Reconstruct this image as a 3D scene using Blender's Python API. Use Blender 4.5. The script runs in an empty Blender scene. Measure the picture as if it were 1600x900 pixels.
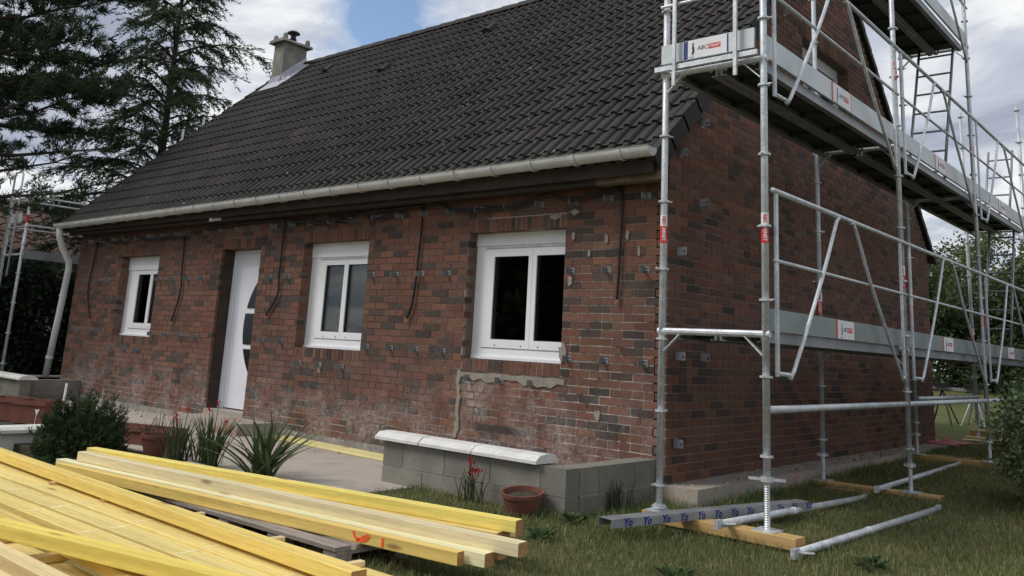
import bpy, math, random
import numpy as np
from mathutils import Vector, Matrix
random.seed(7); rng = np.random.default_rng(7)
SC = bpy.context.scene
COL = SC.collection
rad = math.radians

# ------------------------------------------------------------------ camera
CAM = np.array([3.710, -6.347, 0.990])
def cam_axes(yaw, pitch, roll):
    a, b, c = map(rad, (yaw, pitch, roll))
    f = np.array([-math.sin(a)*math.cos(b), math.cos(a)*math.cos(b), math.sin(b)])
    r = np.array([math.cos(a), math.sin(a), 0.0]); u = np.cross(r, f)
    return r*math.cos(c)+u*math.sin(c), -r*math.sin(c)+u*math.cos(c), f
CR, CU, CF = cam_axes(40.829, 11.949, 3.080)
cd = bpy.data.cameras.new('camera'); co = bpy.data.objects.new('camera', cd); COL.objects.link(co)
co.matrix_world = Matrix([[CR[0], CU[0], -CF[0], CAM[0]], [CR[1], CU[1], -CF[1], CAM[1]], [CR[2], CU[2], -CF[2], CAM[2]], [0, 0, 0, 1]])
cd.sensor_width = 36; cd.lens = 1354.88/1600*36; cd.shift_y = -(450-257.18)/1600
cd.clip_start = 0.05; cd.clip_end = 1000
SC.camera = co
def depth(p): return float(np.dot(np.asarray(p)-CAM, CF))

# ------------------------------------------------------------------ world, sun, exposure
SUN_AZ, SUN_EL = 222, 47          # azimuth measured from +y clockwise
W = bpy.data.worlds.new('World'); SC.world = W; W.use_nodes = True
nt = W.node_tree; nt.nodes.clear()
def N(tree, t, **kw):
    n = tree.nodes.new(t)
    for k, v in kw.items(): setattr(n, k, v)
    return n
def LK(tree, a, b): tree.links.new(a, b)
out = N(nt, 'ShaderNodeOutputWorld'); bg = N(nt, 'ShaderNodeBackground'); bg.inputs['Strength'].default_value = 1.0
sky = N(nt, 'ShaderNodeTexSky', sky_type='NISHITA', sun_disc=False)
sky.sun_elevation = rad(SUN_EL); sky.sun_rotation = rad(SUN_AZ); sky.air_density = 1.0; sky.dust_density = 0.6
skym = N(nt, 'ShaderNodeVectorMath', operation='SCALE'); skym.inputs['Scale'].default_value = 0.13
LK(nt, sky.outputs[0], skym.inputs[0])
tc = N(nt, 'ShaderNodeTexCoord')
sep = N(nt, 'ShaderNodeSeparateXYZ'); LK(nt, tc.outputs['Generated'], sep.inputs[0])
def math_n(tree, op, a, b=None, clamp=False):
    n = N(tree, 'ShaderNodeMath', operation=op, use_clamp=clamp)
    for i, v in enumerate((a, b)):
        if v is None: continue
        if isinstance(v, (int, float)): n.inputs[i].default_value = v
        else: LK(tree, v, n.inputs[i])
    return n.outputs[0]
zc = math_n(nt, 'MAXIMUM', sep.outputs[2], 0.0); zd = math_n(nt, 'ADD', zc, 0.22)
cx = math_n(nt, 'DIVIDE', sep.outputs[0], zd); cy = math_n(nt, 'DIVIDE', sep.outputs[1], zd)
comb = N(nt, 'ShaderNodeCombineXYZ'); LK(nt, cx, comb.inputs[0]); LK(nt, cy, comb.inputs[1]); comb.inputs[2].default_value = 3.7
def noise(tree, vec, scale, detail=6, rough=0.55, dist=0.0, lac=2.0):
    n = N(tree, 'ShaderNodeTexNoise'); n.inputs['Scale'].default_value = scale; n.inputs['Detail'].default_value = detail
    n.inputs['Roughness'].default_value = rough; n.inputs['Distortion'].default_value = dist; n.inputs['Lacunarity'].default_value = lac
    if vec is not None: LK(tree, vec, n.inputs['Vector'])
    return n.outputs[0]
def ramp(tree, fac, stops):
    n = N(tree, 'ShaderNodeValToRGB'); cr = n.color_ramp
    while len(cr.elements) < len(stops): cr.elements.new(0.5)
    for e, (p, c) in zip(cr.elements, stops): e.position = p; e.color = (c[0], c[1], c[2], 1) if isinstance(c, (tuple, list)) else (c, c, c, 1)
    LK(tree, fac, n.inputs[0]); return n.outputs[0]
def mixc(tree, fac, a, b, blend='MIX'):
    n = N(tree, 'ShaderNodeMix', data_type='RGBA', blend_type=blend)
    if isinstance(fac, (int, float)): n.inputs[0].default_value = fac
    else: LK(tree, fac, n.inputs[0])
    for s, v in ((6, a), (7, b)):
        if isinstance(v, (tuple, list)): n.inputs[s].default_value = (v[0], v[1], v[2], 1)
        else: LK(tree, v, n.inputs[s])
    return n.outputs[2]
n_tone = noise(nt, comb.outputs[0], 2.1, 9, 0.58, 0.6)
n_gap = noise(nt, comb.outputs[0], 0.85, 8, 0.55, 0.3)
cloudcol = ramp(nt, n_tone, [(0.34, (0.30, 0.335, 0.42)), (0.47, (0.47, 0.505, 0.58)), (0.55, (0.68, 0.70, 0.73)), (0.66, (0.88, 0.88, 0.86))])
# a gap of blue sky above the ridge, with ragged cloud edges
gd = CF + CR*(585-800)/1354.88 + CU*(257.18-42)/1354.88; gd = gd/np.linalg.norm(gd)
gapv = N(nt, 'ShaderNodeVectorMath', operation='DISTANCE'); LK(nt, tc.outputs['Generated'], gapv.inputs[0]); gapv.inputs[1].default_value = tuple(gd)
gsum = math_n(nt, 'ADD', gapv.outputs['Value'], math_n(nt, 'MULTIPLY', math_n(nt, 'SUBTRACT', noise(nt, comb.outputs[0], 4.0, 7, 0.6, 0.6), 0.5), 0.20))
hole = ramp(nt, gsum, [(0.020, 0.0), (0.075, 1.0)])
cover = ramp(nt, n_gap, [(0.26, 0.35), (0.36, 1.0)])
cover = math_n(nt, 'MULTIPLY', cover, hole)
LK(nt, mixc(nt, cover, skym.outputs[0], cloudcol), bg.inputs[0]); LK(nt, bg.outputs[0], out.inputs[0])
sd = bpy.data.lights.new('sun', 'SUN'); sd.energy = 1.75; sd.angle = rad(24); sd.color = (1.0, 0.96, 0.90)
so = bpy.data.objects.new('sun', sd); COL.objects.link(so)
sv = Vector((math.sin(rad(SUN_AZ))*math.cos(rad(SUN_EL)), math.cos(rad(SUN_AZ))*math.cos(rad(SUN_EL)), math.sin(rad(SUN_EL))))
so.rotation_euler = sv.to_track_quat('Z', 'Y').to_euler(); so.location = (0, -10, 20)
SC.view_settings.view_transform = 'Standard'; SC.view_settings.look = 'None'
SC.view_settings.exposure = 0.28; SC.view_settings.gamma = 1.0; SC.view_settings.use_curve_mapping = False

# ------------------------------------------------------------------ materials
MATS = {}
def pmat(name, base, rough=0.75, metal=0.0, var=0.25, scale=6.0, fine=0.2, fscale=60.0, bump=0.15, bscale=80.0, bdist=0.004,
         attr=False, spec=0.35, coords='pos', stretch=None, dirt=None, trans=0.0):
    if name in MATS: return MATS[name]
    m = bpy.data.materials.new(name); m.use_nodes = True; t = m.node_tree
    b = t.nodes['Principled BSDF']; b.inputs['Roughness'].default_value = rough; b.inputs['Metallic'].default_value = metal
    b.inputs['Specular IOR Level'].default_value = spec
    if coords == 'pos': v = N(t, 'ShaderNodeNewGeometry').outputs['Position']
    else: v = N(t, 'ShaderNodeTexCoord').outputs['Object']
    if stretch:
        mp = N(t, 'ShaderNodeMapping'); mp.inputs['Scale'].default_value = stretch; LK(t, v, mp.inputs[0]); v = mp.outputs[0]
    if attr: c = N(t, 'ShaderNodeAttribute', attribute_name='col').outputs['Color']; c = mixc(t, 1.0, c, base, 'MULTIPLY')
    else: c = base
    n1 = noise(t, v, scale, 5, 0.6); n2 = noise(t, v, fscale, 3, 0.6)
    c = mixc(t, 1.0, c, ramp(t, n1, [(0.28, 1-var), (0.72, 1+var)]), 'MULTIPLY')
    c = mixc(t, 1.0, c, ramp(t, n2, [(0.28, 1-fine), (0.72, 1+fine)]), 'MULTIPLY')
    if dirt:
        dc, ds, lo, hi = dirt
        c = mixc(t, ramp(t, noise(t, v, ds, 6, 0.65), [(lo, 0.0), (hi, 1.0)]), c, dc)
    LK(t, c, b.inputs['Base Color'])
    if bump:
        bn = N(t, 'ShaderNodeBump'); bn.inputs['Strength'].default_value = bump; bn.inputs['Distance'].default_value = bdist
        LK(t, noise(t, v, bscale, 4, 0.6), bn.inputs['Height']); LK(t, bn.outputs[0], b.inputs['Normal'])
    if trans:
        b.inputs['Subsurface Weight'].default_value = 0
        tr = N(t, 'ShaderNodeBsdfTranslucent'); LK(t, c, tr.inputs[0]); mx = N(t, 'ShaderNodeMixShader'); mx.inputs[0].default_value = trans
        o = t.nodes['Material Output']; LK(t, b.outputs[0], mx.inputs[1]); LK(t, tr.outputs[0], mx.inputs[2]); LK(t, mx.outputs[0], o.inputs[0])
    if name == 'timber':
        mp2 = N(t, 'ShaderNodeMapping'); mp2.inputs['Scale'].default_value = (2.2, 9, 9); LK(t, N(t, 'ShaderNodeTexCoord').outputs['Object'], mp2.inputs[0])
        oi = N(t, 'ShaderNodeObjectInfo'); av = N(t, 'ShaderNodeVectorMath', operation='ADD'); LK(t, mp2.outputs[0], av.inputs[0]); sc_ = N(t, 'ShaderNodeVectorMath', operation='SCALE'); cb_ = N(t, 'ShaderNodeCombineXYZ')
        LK(t, oi.outputs['Random'], cb_.inputs[0]); LK(t, cb_.outputs[0], sc_.inputs[0]); sc_.inputs['Scale'].default_value = 40; LK(t, sc_.outputs[0], av.inputs[1])
        vo = N(t, 'ShaderNodeTexVoronoi'); vo.inputs['Scale'].default_value = 1.0; LK(t, av.outputs[0], vo.inputs['Vector'])
        kf = ramp(t, vo.outputs['Distance'], [(0.07, 0.8), (0.17, 0.0)])
        wv = N(t, 'ShaderNodeTexNoise'); wv.inputs['Scale'].default_value = 1.0; wv.inputs['Detail'].default_value = 2; mp3 = N(t, 'ShaderNodeMapping'); mp3.inputs['Scale'].default_value = (0.8, 55, 55); LK(t, N(t, 'ShaderNodeTexCoord').outputs['Object'], mp3.inputs[0]); LK(t, mp3.outputs[0], wv.inputs['Vector'])
        c = mixc(t, 1.0, c, ramp(t, wv.outputs[0], [(0.35, 0.90), (0.6, 1.06)]), 'MULTIPLY')
        c = mixc(t, kf, c, (0.20, 0.11, 0.04)); LK(t, c, b.inputs['Base Color'])
    MATS[name] = m; return m
pmat('galv', (0.56, 0.585, 0.61), 0.48, 0.40, 0.22, 9, 0.22, 55, 0.1, 120)
pmat('galv_dark', (0.30, 0.31, 0.33), 0.5, 0.6, 0.2, 4, 0.15, 60)
pmat('deck', (0.06, 0.06, 0.063), 0.7, 0.3, 0.3, 3, 0.2, 40)
pmat('toe_green', (0.26, 0.29, 0.285), 0.5, 0.35, 0.12, 3, 0.08, 60)
pmat('bracket', (0.31, 0.32, 0.34), 0.5, 0.5, 0.2, 5, 0.1, 60, 0)
pmat('darkglass', (0.010, 0.013, 0.015), 0.12, 0, 0.1, 5, 0.1, 50, 0, spec=0.25)
pmat('toe', (0.50, 0.53, 0.54), 0.45, 0.45, 0.12, 3, 0.08, 60)
pmat('white', (0.80, 0.81, 0.83), 0.35, 0, 0.04, 4, 0.02, 60, 0.03)
pmat('door_white', (0.76, 0.78, 0.83), 0.4, 0, 0.04, 3, 0.02, 60, 0.03)
pmat('gutter', (0.60, 0.605, 0.595), 0.5, 0, 0.15, 5, 0.08, 40, 0.05, dirt=((0.30, 0.25, 0.16), 7.0, 0.66, 0.84))
pmat('downpipe', (0.66, 0.67, 0.68), 0.5, 0, 0.1, 5, 0.05, 40, 0.05)
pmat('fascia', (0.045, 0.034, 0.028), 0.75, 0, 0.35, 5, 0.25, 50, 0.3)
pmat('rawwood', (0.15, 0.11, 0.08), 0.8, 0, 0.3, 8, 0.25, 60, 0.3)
pmat('black', (0.012, 0.012, 0.013), 0.5, 0, 0.1, 5, 0.1, 50, 0)
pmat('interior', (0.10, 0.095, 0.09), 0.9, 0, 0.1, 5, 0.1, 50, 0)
pmat('curtain', (0.42, 0.42, 0.42), 0.9, 0, 0.1, 5, 0.1, 50, 0)
pmat('tile', (1, 1, 1), 0.75, 0, 0.38, 1.3, 0.25, 70, 0.35, 160, 0.004, attr=True, spec=0.3, dirt=((0.34, 0.34, 0.30), 15.0, 0.665, 0.70))
pmat('redtile', (0.105, 0.058, 0.046), 0.85, 0, 0.45, 3, 0.25, 30, 0.3)
pmat('render', (0.62, 0.60, 0.56), 0.9, 0, 0.1, 3, 0.05, 40)
pmat('chimney', (0.225, 0.215, 0.185), 0.9, 0, 0.35, 4, 0.2, 40, 0.4, 60, 0.008)
pmat('lead', (0.50, 0.50, 0.56), 0.45, 0.3, 0.2, 6, 0.1, 50)
pmat('block', (0.205, 0.195, 0.168), 0.95, 0, 0.22, 4, 0.22, 70, 0.5, 90, 0.006, attr=True, dirt=((0.17, 0.17, 0.13), 5.0, 0.58, 0.75))
pmat('blockmortar', (0.36, 0.35, 0.32), 0.95, 0, 0.25, 8, 0.2, 60, 0.5, 60, 0.008)
pmat('coping', (0.66, 0.65, 0.62), 0.85, 0, 0.12, 5, 0.12, 60, 0.25, 90, dirt=((0.42, 0.41, 0.37), 6.0, 0.56, 0.78))
pmat('concrete', (0.36, 0.325, 0.28), 0.9, 0, 0.2, 3, 0.15, 50, 0.4, 70, 0.006, dirt=((0.34, 0.16, 0.11), 3.0, 0.50, 0.70))
pmat('terrace', (0.44, 0.385, 0.335), 0.9, 0, 0.28, 1.6, 0.12, 50, 0.3, 60, 0.004, dirt=((0.31, 0.27, 0.235), 1.6, 0.5, 0.7))
pmat('plinth', (0.27, 0.25, 0.225), 0.95, 0, 0.3, 5, 0.25, 50, 0.6, 40, 0.012, dirt=((0.55, 0.53, 0.48), 9.0, 0.55, 0.72))
pmat('patch', (0.27, 0.245, 0.205), 0.95, 0, 0.2, 8, 0.2, 70, 0.6, 60, 0.01)
pmat('timber', (1, 1, 1), 0.7, 0, 0.16, 2.4, 0.14, 34, 0.2, 60, 0.002, attr=True, coords='obj', stretch=(0.28, 5, 5), dirt=((0.26, 0.20, 0.12), 3.2, 0.70, 0.82))
pmat('palewood', (0.80, 0.68, 0.36), 0.8, 0, 0.2, 12, 0.2, 60, 0)
pmat('endgrain', (0.40, 0.22, 0.09), 0.8, 0, 0.25, 30, 0.2, 90, 0.2)
pmat('oldwood', (0.30, 0.255, 0.225), 0.9, 0, 0.3, 6, 0.25, 50, 0.4, coords='obj', stretch=(0.4, 5, 5))
pmat('terracotta', (0.17, 0.064, 0.046), 0.8, 0, 0.2, 8, 0.12, 50, 0.2)
pmat('soil', (0.055, 0.045, 0.032), 1, 0, 0.4, 10, 0.3, 60, 0.8, 40, 0.02)
pmat('red', (0.62, 0.035, 0.035), 0.5, 0, 0.05, 5, 0.05, 50, 0)
pmat('sticker', (0.75, 0.75, 0.78), 0.5, 0, 0.05, 5, 0.03, 50, 0)
pmat('navy', (0.03, 0.055, 0.20), 0.5, 0, 0.05, 5, 0.05, 50, 0)
pmat('blue', (0.025, 0.035, 0.20), 0.5, 0, 0.05, 5, 0.05, 50, 0)
pmat('ink', (0.02, 0.02, 0.03), 0.5, 0, 0.05, 5, 0.05, 50, 0)
pmat('spray', (0.95, 0.13, 0.04), 0.7, 0, 0.1, 30, 0.1, 90, 0)
pmat('copper', (0.45, 0.22, 0.12), 0.5, 0.4, 0.1, 5, 0.05, 50, 0)
pmat('bark', (0.060, 0.048, 0.040), 0.95, 0, 0.3, 6, 0.3, 40, 0.6, 30, 0.02)
pmat('needle', (1, 1, 1), 0.7, 0, 0.3, 1.5, 0.1, 20, 0, attr=True, trans=0.25, spec=0.2)
pmat('leaf', (1, 1, 1), 0.6, 0, 0.25, 2, 0.1, 20, 0, attr=True, trans=0.3, spec=0.3)
pmat('grass', (1, 1, 1), 0.7, 0, 0.25, 1.1, 0.1, 20, 0, attr=True, trans=0.3, spec=0.2)
pmat('flower', (0.42, 0.02, 0.02), 0.6, 0, 0.3, 30, 0.1, 60, 0, trans=0.25)
pmat('pink', (0.34, 0.07, 0.09), 0.7, 0, 0.2, 8, 0.1, 50, 0.2)
pmat('yellowpaint', (0.68, 0.55, 0.07), 0.6, 0, 0.1, 8, 0.1, 50, 0)

def brick_material():
    m = bpy.data.materials.new('brick'); m.use_nodes = True; t = m.node_tree; b = t.nodes['Principled BSDF']
    b.inputs['Roughness'].default_value = 0.85; b.inputs['Specular IOR Level'].default_value = 0.25
    v = N(t, 'ShaderNodeNewGeometry').outputs['Position']
    c = N(t, 'ShaderNodeAttribute', attribute_name='col').outputs['Color']
    c = mixc(t, 1.0, c, ramp(t, noise(t, v, 1.1, 4, 0.6), [(0.3, 0.82), (0.7, 1.16)]), 'MULTIPLY')
    c = mixc(t, 1.0, c, ramp(t, noise(t, v, 38, 4, 0.65), [(0.3, 0.72), (0.7, 1.25)]), 'MULTIPLY')
    c = mixc(t, ramp(t, noise(t, v, 0.7, 5, 0.65), [(0.42, 0.0), (0.68, 0.5)]), c, (0.115, 0.078, 0.062))
    s = N(t, 'ShaderNodeSeparateXYZ'); LK(t, v, s.inputs[0])
    def sm(x, a, bb):
        n = N(t, 'ShaderNodeMapRange', interpolation_type='SMOOTHSTEP'); n.inputs[1].default_value = a; n.inputs[2].default_value = bb
        LK(t, x, n.inputs[0]); return n.outputs[0]
    # lime bloom left on the low courses of the street front, in its own patches
    zone = math_n(t, 'MAXIMUM', sm(s.outputs[2], 0.95, -0.1), math_n(t, 'MULTIPLY', math_n(t, 'MULTIPLY', sm(s.outputs[0], -2.45, -2.2), sm(s.outputs[0], -0.8, -1.2)), sm(s.outputs[2], 0.80, 0.66))); zone = math_n(t, 'MULTIPLY', zone, sm(s.outputs[1], 0.06, 0.01))
    pat = ramp(t, noise(t, v, 2.6, 6, 0.7), [(0.42, 0.0), (0.66, 1.0)])
    spk = ramp(t, noise(t, v, 26, 5, 0.7), [(0.40, 0.0), (0.62, 1.0)])
    f = math_n(t, 'MULTIPLY', math_n(t, 'MULTIPLY', zone, pat), math_n(t, 'ADD', math_n(t, 'MULTIPLY', spk, 0.55), 0.12), True)
    c = mixc(t, f, c, (0.50, 0.47, 0.44))
    f2 = ramp(t, noise(t, v, 47, 3, 0.5), [(0.70, 0.0), (0.76, 0.8)])
    c = mixc(t, math_n(t, 'MULTIPLY', f2, math_n(t, 'MULTIPLY', sm(s.outputs[0], -3.6, -0.8), sm(s.outputs[1], 0.06, 0.01))), c, (0.55, 0.52, 0.48))
    LK(t, c, b.inputs['Base Color'])
    bn = N(t, 'ShaderNodeBump'); bn.inputs['Strength'].default_value = 0.5; bn.inputs['Distance'].default_value = 0.004
    LK(t, noise(t, v, 90, 4, 0.7), bn.inputs['Height']); LK(t, bn.outputs[0], b.inputs['Normal'])
    MATS['brick'] = m
    m = bpy.data.materials.new('mortar'); m.use_nodes = True; t = m.node_tree; b = t.nodes['Principled BSDF']; b.inputs['Roughness'].default_value = 0.95
    v = N(t, 'ShaderNodeNewGeometry').outputs['Position']; s = N(t, 'ShaderNodeSeparateXYZ'); LK(t, v, s.inputs[0])
    front = sm_ = None
    def sm2(x, a, bb):
        n = N(t, 'ShaderNodeMapRange', interpolation_type='SMOOTHSTEP'); n.inputs[1].default_value = a; n.inputs[2].default_value = bb
        LK(t, x, n.inputs[0]); return n.outputs[0]
    c = mixc(t, noise(t, v, 2.2, 5, 0.6), (0.110, 0.072, 0.058), (0.195, 0.140, 0.112))
    zone = math_n(t, 'MAXIMUM', math_n(t, 'MULTIPLY', sm2(s.outputs[0], -3.4, -0.6), sm2(s.outputs[2], 2.6, 0.4)), sm2(s.outputs[2], 0.55, -0.05))
    zone = math_n(t, 'MULTIPLY', zone, sm2(s.outputs[1], 0.06, 0.02))
    gm = math_n(t, 'MULTIPLY', sm2(s.outputs[0], -0.05, -0.02), sm2(s.outputs[1], 0.02, 0.06))
    c = mixc(t, gm, c, mixc(t, noise(t, v, 2.0, 5, 0.6), (0.13, 0.10, 0.085), (0.30, 0.255, 0.22)))
    pt = ramp(t, noise(t, v, 5.5, 6, 0.7), [(0.40, 0.0), (0.52, 1.0)])
    c = mixc(t, math_n(t, 'MULTIPLY', zone, pt), c, (0.62, 0.59, 0.54))
    lz = math_n(t, 'MULTIPLY', math_n(t, 'MULTIPLY', sm2(s.outputs[0], -2.12, -1.95), sm2(s.outputs[0], -1.05, -1.09)), math_n(t, 'MULTIPLY', sm2(s.outputs[2], 2.09, 2.12), sm2(s.outputs[2], 2.28, 2.25)))
    c = mixc(t, math_n(t, 'MULTIPLY', lz, 0.85), c, (0.45, 0.42, 0.36))
    LK(t, c, b.inputs['Base Color'])
    bn = N(t, 'ShaderNodeBump'); bn.inputs['Strength'].default_value = 0.6; bn.inputs['Distance'].default_value = 0.006
    LK(t, noise(t, v, 70, 4, 0.7), bn.inputs['Height']); LK(t, bn.outputs[0], b.inputs['Normal'])
    MATS['mortar'] = m
    m = bpy.data.materials.new('glass'); m.use_nodes = True; t = m.node_tree; t.nodes.clear()
    o = N(t, 'ShaderNodeOutputMaterial'); g = N(t, 'ShaderNodeBsdfGlossy'); g.inputs['Roughness'].default_value = 0.02
    tr = N(t, 'ShaderNodeBsdfTransparent'); tr.inputs[0].default_value = (0.55, 0.58, 0.58, 1); fr = N(t, 'ShaderNodeFresnel'); fr.inputs[0].default_value = 1.55
    mx = N(t, 'ShaderNodeMixShader'); LK(t, math_n(t, 'MULTIPLY', fr.outputs[0], 0.8, True), mx.inputs[0]); LK(t, tr.outputs[0], mx.inputs[1]); LK(t, g.outputs[0], mx.inputs[2]); LK(t, mx.outputs[0], o.inputs[0])
    MATS['glass'] = m
    m = bpy.data.materials.new('lawn'); m.use_nodes = True; t = m.node_tree; b = t.nodes['Principled BSDF']; b.inputs['Roughness'].default_value = 1.0; b.inputs['Specular IOR Level'].default_value = 0.1
    v = N(t, 'ShaderNodeNewGeometry').outputs['Position']
    c = mixc(t, ramp(t, noise(t, v, 0.9, 6, 0.65), [(0.35, 0.0), (0.7, 1.0)]), (0.085, 0.105, 0.042), (0.16, 0.155, 0.07))
    c = mixc(t, 1.0, c, ramp(t, noise(t, v, 35, 4, 0.7), [(0.3, 0.55), (0.7, 1.35)]), 'MULTIPLY')
    LK(t, c, b.inputs['Base Color'])
    bn = N(t, 'ShaderNodeBump'); bn.inputs['Strength'].default_value = 0.8; bn.inputs['Distance'].default_value = 0.03
    LK(t, noise(t, v, 30, 5, 0.7), bn.inputs['Height']); LK(t, bn.outputs[0], b.inputs['Normal'])
    MATS['lawn'] = m
brick_material()

# ------------------------------------------------------------------ mesh builder
class MB:
    def __init__(s): s.v = []; s.f = []; s.c = []; s.n = 0; s.col = None
    def add(s, verts, faces, col=None):
        s.v.extend([tuple(map(float, p)) for p in verts]); s.f.extend([tuple(i+s.n for i in f) for f in faces])
        s.c.extend([col or s.col or (1, 1, 1)]*len(faces)); s.n += len(verts); return s
    def box(s, x0, x1, y0, y1, z0, z1, col=None, jit=0):
        p = [(x0, y0, z0), (x1, y0, z0), (x1, y1, z0), (x0, y1, z0), (x0, y0, z1), (x1, y0, z1), (x1, y1, z1), (x0, y1, z1)]
        if jit: p = [tuple(a+random.uniform(-jit, jit) for a in q) for q in p]
        return s.add(p, [(0, 3, 2, 1), (4, 5, 6, 7), (0, 1, 5, 4), (1, 2, 6, 5), (2, 3, 7, 6), (3, 0, 4, 7)], col)
    def obox(s, c, ax, ay, az, col=None):   # centre and three half-axis vectors
        c, ax, ay, az = map(np.asarray, (c, ax, ay, az))
        p = [c+i*ax+j*ay+k*az for k in (-1, 1) for (i, j) in ((-1, -1), (1, -1), (1, 1), (-1, 1))]
        return s.add(p, [(0, 3, 2, 1), (4, 5, 6, 7), (0, 1, 5, 4), (1, 2, 6, 5), (2, 3, 7, 6), (3, 0, 4, 7)], col)
    def bar(s, a, b, w, h, up=(0, 0, 1), col=None):
        a, b = np.asarray(a, float), np.asarray(b, float); d = b-a; L = np.linalg.norm(d); d = d/L
        u = np.asarray(up, float); u = u-d*np.dot(u, d); u /= np.linalg.norm(u); r = np.cross(d, u)
        return s.obox((a+b)/2, d*L/2, r*w/2, u*h/2, col)
    def tube(s, pts, r, n=8, col=None, cap=True):
        pts = [np.asarray(p, float) for p in pts]; m = len(pts); rr = r if isinstance(r, (list, tuple)) else [r]*m
        V = []; prev = None
        for i, p in enumerate(pts):
            d = pts[min(i+1, m-1)]-pts[max(i-1, 0)]; d = d/(np.linalg.norm(d)+1e-12)
            if prev is None:
                u = np.array([0, 0, 1.0]) if abs(d[2]) < 0.9 else np.array([1.0, 0, 0])
            else: u = prev
            u = u-d*np.dot(u, d); u /= np.linalg.norm(u)+1e-12; prev = u; w = np.cross(d, u)
            for k in range(n):
                a = 2*math.pi*k/n; V.append(p+rr[i]*(math.cos(a)*u+math.sin(a)*w))
        F = [(i*n+k, i*n+(k+1) % n, (i+1)*n+(k+1) % n, (i+1)*n+k) for i in range(m-1) for k in range(n)]
        if cap: F += [tuple(range(n-1, -1, -1)), tuple((m-1)*n+k for k in range(n))]
        return s.add(V, F, col)
    def lathe(s, prof, cx=0, cy=0, n=20, col=None):
        V = [(cx+r*math.cos(2*math.pi*k/n), cy+r*math.sin(2*math.pi*k/n), z) for r, z in prof for k in range(n)]
        F = [(i*n+k, i*n+(k+1) % n, (i+1)*n+(k+1) % n, (i+1)*n+k) for i in range(len(prof)-1) for k in range(n)]
        return s.add(V, F, col)
    def prism(s, poly, o, u, v, w, col=None):      # polygon in plane (u,v) at o, extruded along w
        o, u, v, w = map(lambda a: np.asarray(a, float), (o, u, v, w)); n = len(poly)
        A = [o+u*a+v*b for a, b in poly]; B = [p+w for p in A]
        return s.add(A+B, [tuple(range(n-1, -1, -1)), tuple(range(n, 2*n))]+[(i, (i+1) % n, n+(i+1) % n, n+i) for i in range(n)], col)
    def build(s, name, mat, parent=None, smooth=False, loc=None, kind=None):
        me = bpy.data.meshes.new(name)
        V = np.array(s.v) if s.n else np.zeros((0, 3))
        if loc is not None: V = V-np.array(loc)
        me.from_pydata(V.tolist(), [], s.f)
        if s.f:
            at = me.color_attributes.new('col', 'FLOAT_COLOR', 'CORNER')
            cnt = np.array([len(f) for f in s.f]); c = np.repeat(np.array([(*k[:3], 1.0) for k in s.c]), cnt, axis=0)
            at.data.foreach_set('color', c.astype(np.float32).ravel())
        o = link(name, me, mat, parent)
        if loc is not None: o.location = loc
        if smooth: me.polygons.foreach_set('use_smooth', [True]*len(me.polygons))
        if kind: o['kind'] = kind
        return o
def link(name, me, mat, parent=None):
    o = bpy.data.objects.new(name, me); COL.objects.link(o)
    if mat and not me.materials: me.materials.append(MATS[mat])
    if parent: o.parent = parent
    return o
def fast_mesh(name, V, F, cols, mat, parent=None, kind=None, smooth=False):
    """V (n,3), F (m,k) all k-gons, cols (m,3)"""
    me = bpy.data.meshes.new(name); V = np.asarray(V, np.float32); F = np.asarray(F, np.int32); m, k = F.shape
    me.vertices.add(len(V)); me.vertices.foreach_set('co', V.ravel())
    me.loops.add(m*k); me.loops.foreach_set('vertex_index', F.ravel())
    me.polygons.add(m); me.polygons.foreach_set('loop_start', np.arange(0, m*k, k, dtype=np.int32))
    me.update(calc_edges=True)
    at = me.color_attributes.new('col', 'FLOAT_COLOR', 'CORNER')
    c = np.ones((m*k, 4), np.float32); c[:, :3] = np.repeat(np.asarray(cols, np.float32), k, axis=0); at.data.foreach_set('color', c.ravel())
    if smooth: me.polygons.foreach_set('use_smooth', [True]*m)
    o = link(name, me, mat, parent)
    if kind: o['kind'] = kind
    return o
def tag(o, label=None, cat=None, group=None, kind=None):
    if label: o['label'] = label
    if cat: o['category'] = cat
    if group: o['group'] = group
    if kind: o['kind'] = kind
    return o
def thing(name, loc, label, cat, group=None):
    o = bpy.data.objects.new(name, None); COL.objects.link(o); o.location = loc; o.empty_display_size = 0.2
    return tag(o, label, cat, group)
def child(parent_empty, o):
    """keep world placement of a mesh built in world coordinates under an Empty"""
    o.parent = parent_empty; o.matrix_parent_inverse = Matrix.Translation(parent_empty.location).inverted(); return o
TEXT_CACHE = {}
def text_verts(s, size=1.0, bold=0.0, shear=0.0):
    key = (s, size, bold, shear)
    if key in TEXT_CACHE: return TEXT_CACHE[key]
    cu = bpy.data.curves.new('lettering', 'FONT'); cu.body = s; cu.size = size; cu.offset = bold; cu.shear = shear; cu.align_x = 'CENTER'; cu.align_y = 'CENTER'
    cu.resolution_u = 3
    o = bpy.data.objects.new('lettering', cu); COL.objects.link(o); bpy.context.view_layer.update()
    me = bpy.data.meshes.new_from_object(o.evaluated_get(bpy.context.evaluated_depsgraph_get()))
    V = [tuple(v.co) for v in me.vertices]; F = [tuple(p.vertices) for p in me.polygons]
    bpy.data.objects.remove(o); bpy.data.meshes.remove(me); bpy.data.curves.remove(cu)
    TEXT_CACHE[key] = (V, F); return V, F
def text_mb(s, size, o, u, v, bold=0.0, shear=0.0, mb=None):
    V, F = text_verts(s, size, bold, shear); o, u, v = np.asarray(o, float), np.asarray(u, float), np.asarray(v, float)
    mb = mb or MB(); mb.add([o+u*p[0]+v*p[1] for p in V], F); return mb

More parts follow.
